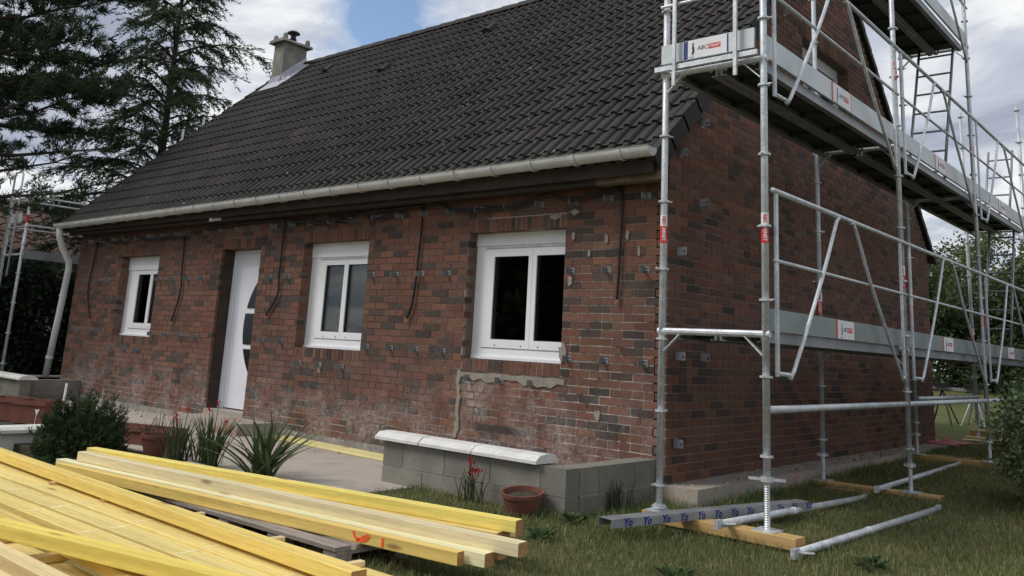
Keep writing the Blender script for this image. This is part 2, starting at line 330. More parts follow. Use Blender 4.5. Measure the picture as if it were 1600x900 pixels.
# ------------------------------------------------------------------ ground
def sst(x, a, b):
    t = np.clip((np.asarray(x, float)-a)/(b-a), 0, 1); return t*t*(3-2*t)
def gz(x, y):
    x = np.asarray(x, float); y = np.asarray(y, float)
    z = -0.14+0.019*np.clip(y-1, 0, 7.4)+0.075*np.clip(y-8.4, 0, 12)
    z = z+0.035*(1-sst(y, -3.2, -2.2))
    z = z-0.30*sst(-x, 3.55, 3.9)*(1-sst(y, -2.5, -2.3))*sst(y, -6, -5)
    z = z-0.16*(sst(-x, 1.50, 1.62)*sst(y, -2.35, -2.2)*(1-sst(y, 0.3, 0.6)))
    z = z-0.10*(sst(-x, 0.12, 0.2)*(1-sst(-x, 2.0, 2.2))*sst(y, -1.16, -1.08)*(1-sst(y, 0.1, 0.3)))
    return z
def gzn(x, y): return gz(x, y)+0.012*np.sin(2.1*x+1.3*y)*np.cos(1.7*y-0.6*x)
xs = np.unique(np.concatenate([np.linspace(-220, -16, 22), np.linspace(-16, -3, 40), np.linspace(-3, 4, 90), np.linspace(4, 12, 20), np.linspace(12, 220, 22)]))
ys = np.unique(np.concatenate([np.linspace(-220, -9, 22), np.linspace(-9, -5, 10), np.linspace(-5, 10, 160), np.linspace(10, 26, 24), np.linspace(26, 240, 22)]))
GX, GY = np.meshgrid(xs, ys); GZ = gzn(GX, GY)
nx, ny = len(xs), len(ys); idx = np.arange(nx*ny).reshape(ny, nx)
Fg = np.stack([idx[:-1, :-1], idx[:-1, 1:], idx[1:, 1:], idx[1:, :-1]], -1).reshape(-1, 4)
g = fast_mesh('lawn', np.stack([GX, GY, GZ], -1).reshape(-1, 3), Fg, np.ones((len(Fg), 3)), 'lawn', smooth=True); g['kind'] = 'structure'
tz = -0.145
tb = MB(); tb.box(-10.25, -0.25, -1.12, -0.0, tz-0.12, tz); tb.box(-10.25, -1.62, -2.0, -1.12, tz-0.12, tz-0.001)
tag(tb.build('terrace', 'terrace'), kind='structure')
bd = MB(); bd.box(-9.5, -1.85, -2.75, -2.0, -0.30, -0.155); tag(bd.build('flower_bed', 'soil'), kind='structure')
sb = MB(); sb.box(0.006, 0.315, -0.04, 7.75, -0.16, 0.0, jit=0.004); tag(sb.build('footing_slab', 'concrete'), kind='structure')

# ------------------------------------------------------------------ the house
L, D, ZT = 11.207, 7.6, 2.52
SL, Z0 = 0.955, 2.87           # roof plane z = Z0 + SL*y
house = thing('brick_house', (-5.6, 3.8, -0.1), 'long red and dark brick house with a steep dark tiled roof', 'house')
def H(o): return child(house, o)
REDS = [(0.164, 0.074, 0.050), (0.150, 0.069, 0.048), (0.176, 0.082, 0.053), (0.134, 0.067, 0.050), (0.152, 0.079, 0.057)]
DARKS = [(0.066, 0.050, 0.044), (0.054, 0.043, 0.039), (0.084, 0.058, 0.048), (0.062, 0.046, 0.041)]
def brick_col(p=0.22):
    c = random.choice(DARKS) if random.random() < p else random.choice(REDS)
    k = random.uniform(0.82, 1.18); return (c[0]*k, c[1]*k*random.uniform(0.95, 1.05), c[2]*k)
CH, BL, JT = 0.07, 0.22, 0.009
ZB = -0.07
def course_rects(a0, a1, z0, z1, offset, zones):
    """one course cut into bricks on [a0,a1], minus the zones that are wholly other"""
    spans = [(a0, a1)]
    for (p, q, r, s_) in zones:
        if s_ <= z0+0.02 or r >= z1-0.02: continue
        new = []
        for (m, n) in spans:
            if q <= m or p >= n: new.append((m, n)); continue
            if p > m: new.append((m, p))
            if q < n: new.append((q, n))
        spans = new
    out_ = []
    for (m, n) in spans:
        x = math.floor((m-offset)/BL)*BL+offset
        while x < n:
            w = BL
            lo, hi = max(x, m), min(x+w, n)
            if hi-lo > 0.03:
                if hi-lo > 0.16 and random.random() < 0.10:
                    h_ = (lo+hi)/2; out_ += [(lo, h_, z0, z1), (h_, hi, z0, z1)]
                else: out_.append((lo, hi, z0, z1))
            x += w
    return out_
OPEN = {'w3': (-2.291, -1.081, 0.875, 2.104), 'w2': (-5.016, -3.832, 0.875, 2.104), 'w1': (-9.65, -8.503, 0.875, 2.06), 'door': (-6.828, -5.93, -0.07, 2.085)}
zones = []; special = []
for k, (a, b, c, d) in OPEN.items():
    top = d+0.135 if k != 'w1' else d+0.12
    zones.append((a, b, c-0.001, top) if k == 'door' else (a, b, c-0.12, top))
    n = int(round((b-a)/0.068)); w = (b-a)/n
    for i in range(n):
        special.append((a+i*w, a+(i+1)*w, d, top))
        if k != 'door': special.append((a+i*w, a+(i+1)*w, c-0.12, c))
front = []
k = 0; z = ZB
while z < ZT-0.01:
    front += course_rects(-L, 0.0, z, min(z+CH, ZT), (0 if k % 2 else BL/2)+random.uniform(-0.01, 0.01), zones); z += CH; k += 1
front += special
GW = (2.95, 4.42, 3.62, 4.70)
gz_zones = [(GW[0], GW[1], GW[2]-0.12, GW[3]+0.21)]
gable = []; k = 0; z = 0.0
nn = int(round((GW[1]-GW[0])/0.068)); w = (GW[1]-GW[0])/nn
for i in range(nn): gable.append((GW[0]+i*w, GW[0]+(i+1)*w, GW[3], GW[3]+0.21)); gable.append((GW[0]+i*w, GW[0]+(i+1)*w, GW[2]-0.12, GW[2]))
while z < 6.35:
    lo = max(0.0, (z+CH-2.79)/SL); hi = D-lo
    if hi-lo > 0.3: gable += course_rects(lo, hi, z, z+CH, (0.0 if k % 2 else BL/2), gz_zones)
    z += CH; k += 1
BD = 0.105
def brick_box(mb, kind, r):
    a, b, c, d = r; j = JT/2; o = random.uniform(-0.0016, 0.0016); col = brick_col(0.24 if kind == 'f' else 0.16)
    if kind == 'f' and b > -0.001: b = -0.002+j
    if kind == 'g' and a < 0.001: a = 0.002-j
    if kind == 'f': mb.box(a+j, b-j, o, BD, c+j, d-j, col, 0.0011)
    else: mb.box(-BD, o+0.0, a+j, b-j, c+j, d-j, col, 0.0011)
def score(kind, r):
    a, b, c, d = r; p = np.array([(a+b)/2, 0, (c+d)/2]) if kind == 'f' else np.array([0, (a+b)/2, (c+d)/2])
    v = p-CAM; dist = np.linalg.norm(v); nrm = np.array([0, -1, 0]) if kind == 'f' else np.array([1, 0, 0])
    if kind == 'f' and p[2] < 0.2 and p[0] > -2: return 0
    dd = depth(p); py = 257.18-1354.88*np.dot(v, CU)/dd
    if py < 0: return 0
    return (b-a)*(d-c)*max(0, -np.dot(v, nrm))/dist**3
allb = [(score('f', r), 'f', r) for r in front]+[(score('g', r), 'g', r) for r in gable]
allb.sort(key=lambda t: -t[0])
# backing walls, cut at the openings
def wall_cells(a0, a1, z0, z1, holes):
    A = sorted({a0, a1, *[v for h in holes for v in h[:2]]}); Zs = sorted({z0, z1, *[v for h in holes for v in h[2:]]})
    for i in range(len(A)-1):
        for j in range(len(Zs)-1):
            ca, cz_ = (A[i]+A[i+1])/2, (Zs[j]+Zs[j+1])/2
            if any(h[0] < ca < h[1] and h[2] < cz_ < h[3] for h in holes): continue
            yield A[i], A[i+1], Zs[j], Zs[j+1]
REC = 0.005
mw = MB()
hl = [(a-REC, b+REC, c-REC, d+REC) for (a, b, c, d) in OPEN.values()]
hl[3] = (OPEN['door'][0]-REC, OPEN['door'][1]+REC, ZB, OPEN['door'][3]+REC)
for (a, b, c, d) in wall_cells(-L+REC, -0.03, ZB, ZT, hl): mw.box(a, b, REC, 0.30, c, d)
fw = H(mw.build('front_wall', 'mortar'))
mg = MB()
GH = [(GW[0]-REC, GW[1]+REC, GW[2]-REC, GW[3]+REC)]
for (a, b, c, d) in wall_cells(REC, D-REC, -0.02, 2.74, []): mg.box(-0.30, -REC-0.0005, a+0.3, b-0.3, c, d); mg.box(-0.12, -REC, a, b, c, d-0.001)
# triangular top as strips of backing
zz = 2.74
while zz < 6.4:
    z1 = min(zz+0.07, 6.4); lo = max(REC, (z1-2.79)/SL); hi = D-lo
    for (a, b, c, d) in wall_cells(lo, hi, zz, z1, [h for h in GH if h[2] < (zz+z1)/2 < h[3]]):
        if any(h[0] < (a+b)/2 < h[1] and h[2] < (zz+z1)/2 < h[3] for h in GH): continue
        if c >= zz-1e-6 and d <= z1+1e-6: mg.box(-0.2, -REC, a, b, c, d)
    zz = z1
gw = H(mg.build('gable_wall', 'mortar'))
rest = {'f': MB(), 'g': MB()}
for i, (s_, kd, r) in enumerate(allb):
    if i < 300:
        mb = MB(); brick_box(mb, kd, r); c = np.mean(mb.v, axis=0)
        o = mb.build('brick', 'brick', None, loc=c); o.location = c-np.array([0, 0, 0]); par = fw if kd == 'f' else gw
        o.parent = par; o.matrix_parent_inverse = Matrix.Identity(4)
    else: brick_box(rest[kd], kd, r)
# walls are children of the house empty: their children keep world coordinates through the parent's own offset
o = rest['f'].build('brickwork', 'brick', fw, kind='stuff'); o = rest['g'].build('brickwork', 'brick', gw, kind='stuff')
def P_of(parent, mb, name, mat, **kw):
    o = mb.build(name, mat, None, **kw); o.parent = parent; return o
# plinth under the front bricks, left and back walls, floor
pb = MB(); pb.box(-L, -0.02, 0.004, 0.30, -0.30, ZB-0.001); H(pb.build('plinth', 'plinth'))
bw = MB(); bw.box(-L, -L+0.28, 0.301, D-0.281, -0.3, 2.7); bw.prism([(0.01, 2.7), (D-0.01, 2.7), (D/2, 6.3)], (-L, 0, 0), (0, 1, 0), (0, 0, 1), (0.25, 0, 0)); bw.box(-L, -0.301, D-0.28, D, -0.3, 2.7)
H(bw.build('back_wall', 'render'))
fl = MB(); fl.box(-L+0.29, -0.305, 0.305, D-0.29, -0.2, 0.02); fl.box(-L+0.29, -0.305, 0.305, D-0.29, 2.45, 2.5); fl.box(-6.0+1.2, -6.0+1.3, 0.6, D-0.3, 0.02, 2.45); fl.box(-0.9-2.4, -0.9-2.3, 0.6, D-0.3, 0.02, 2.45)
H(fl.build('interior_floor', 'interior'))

# mortar smears and repairs on the front wall
def blob(cx_, cz_, rx, rz, n=14, th=0.010, y=-0.001):
    a0 = random.uniform(0, 6); poly = []
    for i in range(n):
        a = 2*math.pi*i/n; k_ = random.uniform(0.6, 1.1); poly.append((cx_+rx*k_*math.cos(a), cz_+rz*k_*math.sin(a)))
    m = MB(); m.prism(poly, (0, y, 0), (1, 0, 0), (0, 0, 1), (0, -th, 0)); return m
def strip_poly(pts, w):
    lft, rgt = [], []
    for (x, z_) in pts: k_ = w*random.uniform(0.6, 1.3); lft.append((x-k_, z_)); rgt.append((x+k_*random.uniform(0.6, 1.2), z_))
    return lft+rgt[::-1]
rep = [blob(-0.66, 0.47, 0.035, 0.05), blob(-1.05, 0.98, 0.05, 0.09), blob(-1.0, 1.62, 0.03, 0.055), blob(-0.98, 2.02, 0.022, 0.05), blob(-0.62, 1.98, 0.02, 0.05),
       blob(-0.4, 2.0, 0.02, 0.05), blob(-0.28, 1.86, 0.018, 0.05), blob(-0.80, 1.86, 0.02, 0.04), blob(-4.5, 0.66, 0.03, 0.07), blob(-0.98, 2.24, 0.05, 0.03), blob(-1.2, 2.21, 0.08, 0.03, n=26, th=0.003)]
m = MB(); m.prism(strip_poly([(-2.30+random.uniform(-0.012, 0.012), z_) for z_ in np.linspace(0.76, 0.12, 16)], 0.022), (0, -0.001, 0), (1, 0, 0), (0, 0, 1), (0, -0.012, 0)); rep.append(m)
m = MB(); top = [(x, 0.745+random.uniform(-0.006, 0.008)) for x in np.linspace(-2.33, -1.02, 18)]; bot = [(x, 0.685+random.uniform(-0.03, 0.015)) for x in np.linspace(-1.02, -2.33, 18)]
m.prism(top+bot, (0, -0.002, 0), (1, 0, 0), (0, 0, 1), (0, -0.009, 0)); rep.append(m)
for m in rep: P_of(fw, m, 'mortar_patch', 'patch')

# insulation brackets on a regular grid
def front_bracket(x, z_):
    m = MB(); t_ = 0.003
    m.box(x-0.044, x-0.041, -0.080, -0.002, z_-0.028, z_+0.028)          # outstanding leg
    m.box(x-0.041, x+0.006, -0.0055, -0.002, z_-0.029, z_+0.029)         # wall flange
    o = P_of(fw, m, 'wall_bracket', 'bracket')
    h_ = MB()
    for dx in (-0.032, -0.010):
        for dz in (-0.017, 0.012): h_.box(x+dx-0.006, x+dx+0.006, -0.0068, -0.0056, z_+dz-0.008, z_+dz+0.008)
    q = h_.build('bolt_holes', 'black', kind='stuff'); q.parent = o
cols = [-0.18-0.39*i for i in range(28)]
def blocked(x, z_): return any(a-0.02 < x < b+0.03 and c-0.04 < z_ < d+0.04 for (a, b, c, d) in OPEN.values())
for x in cols:
    if x < -11.0: continue
    front_bracket(x, 2.335)
    for z_ in (1.70, 0.925):
        if not blocked(x, z_) and x not in (): front_bracket(x, z_)
    if any(a < x < b for k, (a, b, c, d) in OPEN.items() if k != 'door'): front_bracket(x, 0.69)
for (y_, z_) in [(0.19, 1.87), (0.19, 1.0), (0.17, 0.31), (0.58, 3.08), (0.2, 2.73), (0.58, 2.35), (2.44, 4.8), (0.62, 1.0), (1.1, 3.45), (1.7, 3.9), (5.2, 3.9), (6.0, 3.6), (5.3, 4.6)]:
    m = MB(); m.box(0.002, 0.095, y_-0.052, y_-0.049, z_-0.034, z_+0.034); m.box(0.002, 0.0055, y_-0.049, y_+0.008, z_-0.034, z_+0.034)
    o = P_of(gw, m, 'wall_bracket', 'bracket')
    h_ = MB(); h_.box(0.07, 0.085, y_-0.0535, y_-0.0522, z_-0.012, z_+0.004); q = h_.build('bolt_holes', 'black', kind='stuff'); q.parent = o

# windows
def frame_ring(mb, x0, x1, z0, z1, t_, y0, y1):
    mb.box(x0, x1, y0, y1, z0, z0+t_); mb.box(x0, x1, y0, y1, z1-t_, z1); mb.box(x0, x0+t_, y0, y1, z0+t_, z1-t_); mb.box(x1-t_, x1, y0, y1, z0+t_, z1-t_)
def window(key, jl, box_h, panes, sz0, sz1):
    a, b, c, d = OPEN[key]; y = 0.14
    m = MB(); m.box(a-0.01, a+jl, y, y+0.07, c+0.1, d-box_h); m.box(b-0.045, b+0.01, y, y+0.07, c+0.1, d-box_h); m.box(a-0.01, b+0.01, y-0.002, y+0.08, c-0.01, c+0.1)
    m.box(a+jl, b-0.045, y+0.01, y+0.07, c+0.1, sz0); m.box(a+jl, b-0.045, y+0.008, y+0.07, sz1, d-box_h)
    m.box(a+0.012, b-0.012, y-0.030, y-0.002, c+0.001, c+0.028)
    w_ = H(m.build('window', 'white')); w_['label'] = {'w3': 'white two-pane window beside the corner scaffold', 'w2': 'white two-pane window between door and corner window', 'w1': 'narrow looking white window left of the door'}[key]
    m = MB(); m.box(a-0.008, b+0.008, y-0.012, y+0.1, d-box_h+0.001, d+0.004); o = m.build('shutter_box', 'white'); o.parent = w_
    m = MB(); m.box(a+jl, b-0.045, y-0.006, y+0.005, d-box_h-0.022, d-box_h-0.002); o = m.build('shutter_rail', 'galv'); o.parent = w_
    for i, (p0, p1) in enumerate(panes):
        s0 = a+jl+0.004 if i == 0 else (panes[0][1]+p0)/2+0.002; s1 = (p1+panes[1][0])/2-0.002 if i == 0 else b-0.05
        m = MB(); z0, z1 = sz0+0.003, sz1-0.003; g0, g1 = 1.068, sz1-0.055; y0, y1 = y-0.008, y+0.05
        m.box(s0, s1, y0, y1, z0, g0); m.box(s0, s1, y0, y1, g1, z1); m.box(s0, p0, y0, y1, g0, g1); m.box(p1, s1, y0, y1, g0, g1)
        s = m.build('sash', 'white'); s.parent = w_
        m = MB(); m.box(p0-0.004, p1+0.004, y+0.018, y+0.026, g0-0.004, g1+0.004); gpane = m.build('pane', 'glass'); gpane.parent = w_
        m = MB(); frame_ring(m, p0+0.0005, p1-0.0005, g0+0.0005, g1-0.0005, 0.007, y+0.006, y+0.0175); q = m.build('rubber_seal', 'black'); q.parent = w_
        m = MB()
        for sx in (p0+0.06, p1-0.05): m.box(sx-0.006, sx+0.006, y0-0.003, y0-0.0005, sz0+0.022, sz0+0.034)
        q = m.build('drain_cap', 'black'); q.parent = w_
    return w_
window('w3', 0.115, 0.12, [(-2.05, -1.61), (-1.51, -1.15)], 0.985, 1.93)
window('w2', 0.165, 0.165, [(-4.73, -4.39), (-4.32, -3.91)], 0.985, 1.90)
window('w1', 0.20, 0.20, [(-9.31, -8.95), (-8.87, -8.58)], 0.985, 1.85)
# curtain behind the left windows
for (a, b, nm) in ((-9.4, -9.1, 5), (-4.85, -4.62, 4)):
    m = MB(); n = 24; pts = [(a+(b-a)*i/n, 0.36+0.02*math.sin(i*1.4)) for i in range(n+1)]
    m.add([(x, y, 0.9) for x, y in pts]+[(x, y, 2.05) for x, y in pts], [(i, i+1, n+2+i, n+1+i) for i in range(n)])
    tag(m.build('curtain', 'curtain', smooth=True), 'grey curtain hanging behind the '+('narrow window left of the door' if a < -8 else 'window between door and corner window'), 'curtain')
# door
a, b, c, d = OPEN['door']; y = 0.215
dr = MB(); dr.box(a+0.10, b-0.03, y, y+0.05, 0.045, d-0.05)
door = H(dr.build('door', 'door_white')); door['label'] = 'white front door with crescent of dark glass'
m = MB(); m.box(a+0.02, a+0.098, y-0.03, y+0.06, 0.03, d-0.002); m.box(b-0.028, b-0.002, y-0.03, y+0.06, 0.03, d-0.002); m.box(a+0.098, b-0.028, y-0.03, y+0.06, d-0.048, d-0.002); q = m.build('door_frame', 'door_white'); q.parent = door
m = MB()
for dx in (0.125, 0.150, 0.175): m.box(a+dx, a+dx+0.008, y-0.004, y-0.0005, 0.08, d-0.08)
q = m.build('moulding', 'door_white'); q.parent = door
arc = []
zc_, R_ = 1.085, 0.88; xl = -6.455
for i in range(25):
    z_ = 0.47+(1.70-0.47)*i/24; arc.append((xl+R_-math.sqrt(max(0, R_*R_-(z_-zc_)**2)), z_))
def arc_x(z_): return xl+R_-math.sqrt(max(0, R_*R_-(z_-zc_)**2))
for (z0, z1) in ((0.47, 0.80), (0.86, 1.255), (1.325, 1.70)):
    zs_ = np.linspace(z0, z1, 10); poly = [(arc_x(z_), z_) for z_ in zs_]+[(-6.02, z1), (-6.02, z0)]
    m = MB(); m.prism(poly, (0, y-0.003, 0), (1, 0, 0), (0, 0, 1), (0, -0.004, 0)); q = m.build('pane_rim', 'black'); q.parent = door
    poly = [(arc_x(z_)+0.022, z_) for z_ in zs_]+[(-6.03, z1), (-6.03, z0)]
    m = MB(); m.prism(poly, (0, y-0.0085, 0), (1, 0, 0), (0, 0, 1), (0, -0.002, 0)); q = m.build('door_pane', 'darkglass'); q.parent = door
m = MB(); m.tube([(b-0.09, y-0.001, 1.0), (b-0.09, y-0.05, 1.0), (b-0.2, y-0.05, 1.0)], 0.010); q = m.build('handle', 'galv'); q.parent = door
m = MB(); m.box(a+0.0, a+0.018, 0.045, 0.30, 0.03, d-0.0); m.box(a-0.001, a+0.055, 0.1855, 0.24, 0.0, d-0.003); H(m.build('door_jamb', 'fascia'))
m = MB(); m.box(a, b, 0.0, 0.30, -0.13, 0.028); H(m.build('threshold', 'concrete'))
m = MB(); m.box(-6.62, -5.22, -0.52, -0.002, -0.20, -0.015, jit=0.006); tag(m.build('door_step', 'concrete'), 'low concrete step on the terrace under the white front door', 'step')
# gable window
m = MB(); a, b, c, d = GW
for (p0, p1, q0, q1) in ((a-0.01, a+0.06, c, d), (b-0.06, b+0.01, c, d)): m.box(-0.22, -0.14, p0, p1, q0, q1)
m.box(-0.22, -0.14, a+0.06, b-0.06, c-0.01, c+0.08); m.box(-0.22, -0.14, a+0.06, b-0.06, d-0.14, d+0.005); m.box(-0.22, -0.15, (a+b)/2-0.05, (a+b)/2+0.05, c+0.08, d-0.14)
gwn = H(m.build('window', 'white')); gwn['label'] = 'upstairs gable window behind the scaffold deck'
m = MB(); m.box(-0.19, -0.182, a+0.06, b-0.06, c+0.08, d-0.14); q = m.build('pane', 'glass'); q.parent = gwn

# eaves, fascia, gutter
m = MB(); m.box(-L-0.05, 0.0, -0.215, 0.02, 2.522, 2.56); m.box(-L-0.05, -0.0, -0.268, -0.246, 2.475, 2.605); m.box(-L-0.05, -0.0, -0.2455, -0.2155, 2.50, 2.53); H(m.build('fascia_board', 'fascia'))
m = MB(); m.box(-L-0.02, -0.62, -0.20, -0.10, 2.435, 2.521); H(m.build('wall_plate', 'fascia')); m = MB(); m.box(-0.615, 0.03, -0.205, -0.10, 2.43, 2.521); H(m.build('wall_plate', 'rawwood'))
eps = 0.0
def gutter_z(x): return 2.535+(x+L)*0.0062
gx0, gx1, gy, gr = -L-0.10, 0.055, -0.375, 0.075
m = MB(); n = 12; pr = [(gr*math.cos(math.pi+math.pi*i/n), gr*math.sin(math.pi+math.pi*i/n)) for i in range(n+1)]
pr = [(-gr-0.010, 0.004)]+pr; pin = [(p*0.95, q*0.95+0.002) for p, q in pr][::-1]
poly = pr+pin; V = []; F = []
nseg = 24
for i in range(nseg+1):
    x = gx0+(gx1-gx0)*i/nseg; V += [(x, gy+p, gutter_z(x)+0.06+q) for p, q in poly]
k = len(poly)
for i in range(nseg): F += [(i*k+j, i*k+(j+1) % k, (i+1)*k+(j+1) % k, (i+1)*k+j) for j in range(k)]
F += [tuple(range(k)), tuple(nseg*k+j for j in range(k-1, -1, -1))]
m.add(V, F)
gut = H(m.build('gutter', 'gutter', smooth=False))
m = MB()
for xe in (gx1, gx0): m.prism([(p*0.99, q*0.99) for p, q in pr[1:]], (xe-0.006 if xe > -1 else xe, gy, gutter_z(xe)+0.06), (0, 1, 0), (0, 0, 1), (0.007, 0, 0))
q = m.build('gutter_end', 'gutter'); q.parent = gut
for i in range(23):
    x = gx1-0.28-0.48*i
    if x < gx0+0.05: break
    m = MB(); pts = [(x, gy+p*1.10, gutter_z(x)+0.06+q*1.10) for p, q in pr]
    for j in range(len(pts)-1): m.bar(pts[j], pts[j+1], 0.03 if i % 4 else 0.07, 0.006, up=(1, 0, 0.0001)) if False else None
    VV = [(x+dx, y_, z_) for dx in (-0.014, 0.014) for (_, y_, z_) in pts]+[(x+dx, gy+(y_-gy)*1.05, gutter_z(x)+0.06+(z_-gutter_z(x)-0.06)*1.05) for dx in (-0.014, 0.014) for (_, y_, z_) in pts]
    kk = len(pts); FF = [(2*kk+j, 2*kk+j+1, 3*kk+j+1, 3*kk+j) for j in range(kk-1)]+[(j, j+1, 2*kk+j+1, 2*kk+j) for j in range(kk-1)]+[(kk+j, 3*kk+j, 3*kk+j+1, kk+j+1) for j in range(kk-1)]
    m.add(VV, FF); q = m.build('gutter_clip', 'gutter'); q.parent = gut
m = MB(); m.tube([(-11.20, -0.375, 2.53), (-11.2, -0.36, 2.40), (-11.22, -0.28, 2.22), (-11.26, -0.13, 2.02), (-11.28, -0.10, 1.90), (-11.38, -0.10, 1.1), (-11.52, -0.10, 0.14)], 0.05, 12); H(m.build('downpipe', 'downpipe', smooth=True))
m = MB()
for (x, z_) in ((-11.34, 1.45), (-11.48, 0.45)): m.lathe([(0.051, z_-0.02), (0.058, z_-0.02), (0.058, z_+0.02), (0.051, z_+0.02)], x, -0.10, 12)
H(m.build('pipe_collar', 'downpipe'))

# roof
cs = 1/math.sqrt(1+SL*SL); sn = SL*cs
UPV = np.array([0, cs, sn]); NRM = np.array([0, -sn, cs]); XV = np.array([1.0, 0, 0])
TW, GA, RH = 0.30, 0.312, 0.034
y_e = -0.275; E0 = np.array([0, y_e, Z0+SL*y_e-0.02])
slope_len = (D/2-y_e)/cs
rows = int(math.ceil(slope_len/GA)); ncol = int(round((L+0.2)/TW))
XR = 0.03
def prof(u):       # two rolls per tile
    w = (u % 0.5)/0.5
    q_ = (w-0.25)/0.25; return RH*math.sqrt(max(0.0, 1-q_*q_))**1.3 if w < 0.50 else 0.0
US = [0, 0.010, 0.035, 0.075, 0.125, 0.175, 0.215, 0.240, 0.25, 0.5, 0.510, 0.535, 0.575, 0.625, 0.675, 0.715, 0.740, 0.75, 1.0]; PR = [prof(u) for u in US]
def tile(mb, r, c_):
    x0 = XR-(c_+1)*TW; s0 = r*GA-0.02; s1 = min(s0+GA+0.05, slope_len)
    ja = random.uniform(-0.003, 0.003); jb = random.uniform(-0.004, 0.004); lift = 0.029+random.uniform(-0.003, 0.004)
    k = random.uniform(0.8, 1.2); b_ = (0.033*k, 0.0292*k, 0.0268*k)
    if random.random() < 0.06: b_ = (0.042*k, 0.036*k, 0.032*k)
    A = [E0+XV*(x0+u*TW+ja)+UPV*(s0+jb)+NRM*(p+lift) for u, p in zip(US, PR)]
    B = [E0+XV*(x0+u*TW+ja)+UPV*s1+NRM*(p+0.004) for u, p in zip(US, PR)]
    Cc = [E0+XV*(x0+u*TW+ja)+UPV*(s0+jb+0.006)+NRM*(p+lift-0.024) for u, p in zip(US, PR)]
    n_ = len(US); mb.add(A+B+Cc, [(i, i+1, n_+i+1, n_+i) for i in range(n_-1)]+[(2*n_+i, 2*n_+i+1, i+1, i) for i in range(n_-1)], b_)
tl = []
for r in range(rows):
    for c_ in range(ncol):
        p = E0+XV*(XR-(c_+0.5)*TW)+UPV*(r+0.5)*GA; v = p-CAM; dd = depth(p); py = 257.18-1354.88*np.dot(v, CU)/dd
        tl.append(((0 if py < -20 else -np.dot(v, NRM)/np.linalg.norm(v)**3), r, c_))
tl.sort(key=lambda t: -t[0])
rb = MB()
rb.add([E0+XV*(-L-0.08), E0+XV*(XR-0.02), E0+XV*(XR-0.02)+UPV*slope_len, E0+XV*(-L-0.08)+UPV*slope_len]+[q-NRM*0.06 for q in (E0+XV*(-L-0.08), E0+XV*(XR-0.02), E0+XV*(XR-0.02)+UPV*slope_len, E0+XV*(-L-0.08)+UPV*slope_len)],
       [(0, 1, 2, 3), (7, 6, 5, 4), (0, 4, 5, 1), (1, 5, 6, 2), (3, 2, 6, 7), (0, 3, 7, 4)])
roof = H(rb.build('roof', 'fascia'))
restt = MB()
for i, (s_, r, c_) in enumerate(tl):
    if i < 300: mb = MB(); tile(mb, r, c_); o = mb.build('roof_tile', 'tile', roof, smooth=False)
    else: tile(restt, r, c_)
restt.build('roof_tiling', 'tile', roof, kind='stuff')
tcol = (0.031, 0.0285, 0.0275)
for r in range(rows):      # verge tiles with side aprons, right and left
    for side, x0, x1 in ((1, XR-0.05, XR+0.024), (-1, XR-ncol*TW-0.03, XR-ncol*TW+0.03)):
        mb = MB(); s0 = r*GA-0.025; s1 = min(s0+GA+0.03, slope_len); k = random.uniform(0.85, 1.15); cc = tuple(t*k for t in tcol)
        base = E0+UPV*s0; top_ = E0+UPV*s1
        for (xa, xb, h0, h1) in (((x0, x1, 0.030, 0.062)), ((x1-0.018, x1, -0.11, 0.030)) if side > 0 else ((x0, x0+0.018, -0.11, 0.030))):
            P_ = [base+XV*xa+NRM*(h0+0.012), base+XV*xb+NRM*(h0+0.012), top_+XV*xb+NRM*(h0-0.008), top_+XV*xa+NRM*(h0-0.008), base+XV*xa+NRM*(h1+0.012), base+XV*xb+NRM*(h1+0.012), top_+XV*xb+NRM*(h1-0.008), top_+XV*xa+NRM*(h1-0.008)]
            mb.add(P_, [(0, 3, 2, 1), (4, 5, 6, 7), (0, 1, 5, 4), (1, 2, 6, 5), (2, 3, 7, 6), (3, 0, 4, 7)], cc)
        mb.build('verge_tile', 'tile', roof)
    # far slope verge, seen against the sky behind the scaffold
    mb = MB(); s0 = r*GA-0.025; s1 = min(s0+GA+0.03, slope_len); NM = np.array([0, sn, cs]); UM = np.array([0, -cs, sn]); EM = np.array([0, D-y_e, E0[2]])
    base, top_ = EM+UM*s0, EM+UM*s1; x0, x1 = XR-0.05, XR+0.020
    for (xa, xb, h0, h1) in ((x0, x1, 0.03, 0.062), (x1-0.018, x1, -0.012, 0.03)):
        P_ = [base+XV*xa+NM*(h0+0.012), base+XV*xb+NM*(h0+0.012), top_+XV*xb+NM*(h0-0.008), top_+XV*xa+NM*(h0-0.008), base+XV*xa+NM*(h1+0.012), base+XV*xb+NM*(h1+0.012), top_+XV*xb+NM*(h1-0.008), top_+XV*xa+NM*(h1-0.008)]
        mb.add(P_, [(0, 3, 2, 1), (4, 5, 6, 7), (0, 1, 5, 4), (1, 2, 6, 5), (2, 3, 7, 6), (3, 0, 4, 7)], (0.05, 0.047, 0.044))
    mb.build('verge_tile', 'tile', roof)
mb = MB(); mb.col = tcol; EM = np.array([0, D-y_e, E0[2]]); UM = np.array([0, -cs, sn]); NM = np.array([0, sn, cs])
q4 = [EM+XV*(-L-0.1), EM+XV*XR, EM+XV*XR+UM*slope_len, EM+XV*(-L-0.1)+UM*slope_len]
mb.add(q4+[p+NM*0.05 for p in q4], [(0, 1, 2, 3), (4, 5, 6, 7), (0, 1, 5, 4), (1, 2, 6, 5), (2, 3, 7, 6), (3, 0, 4, 7)]); mb.build('rear_roof', 'tile', roof)
zr = Z0+SL*D/2+0.0
x = XR+0.03; i = 0
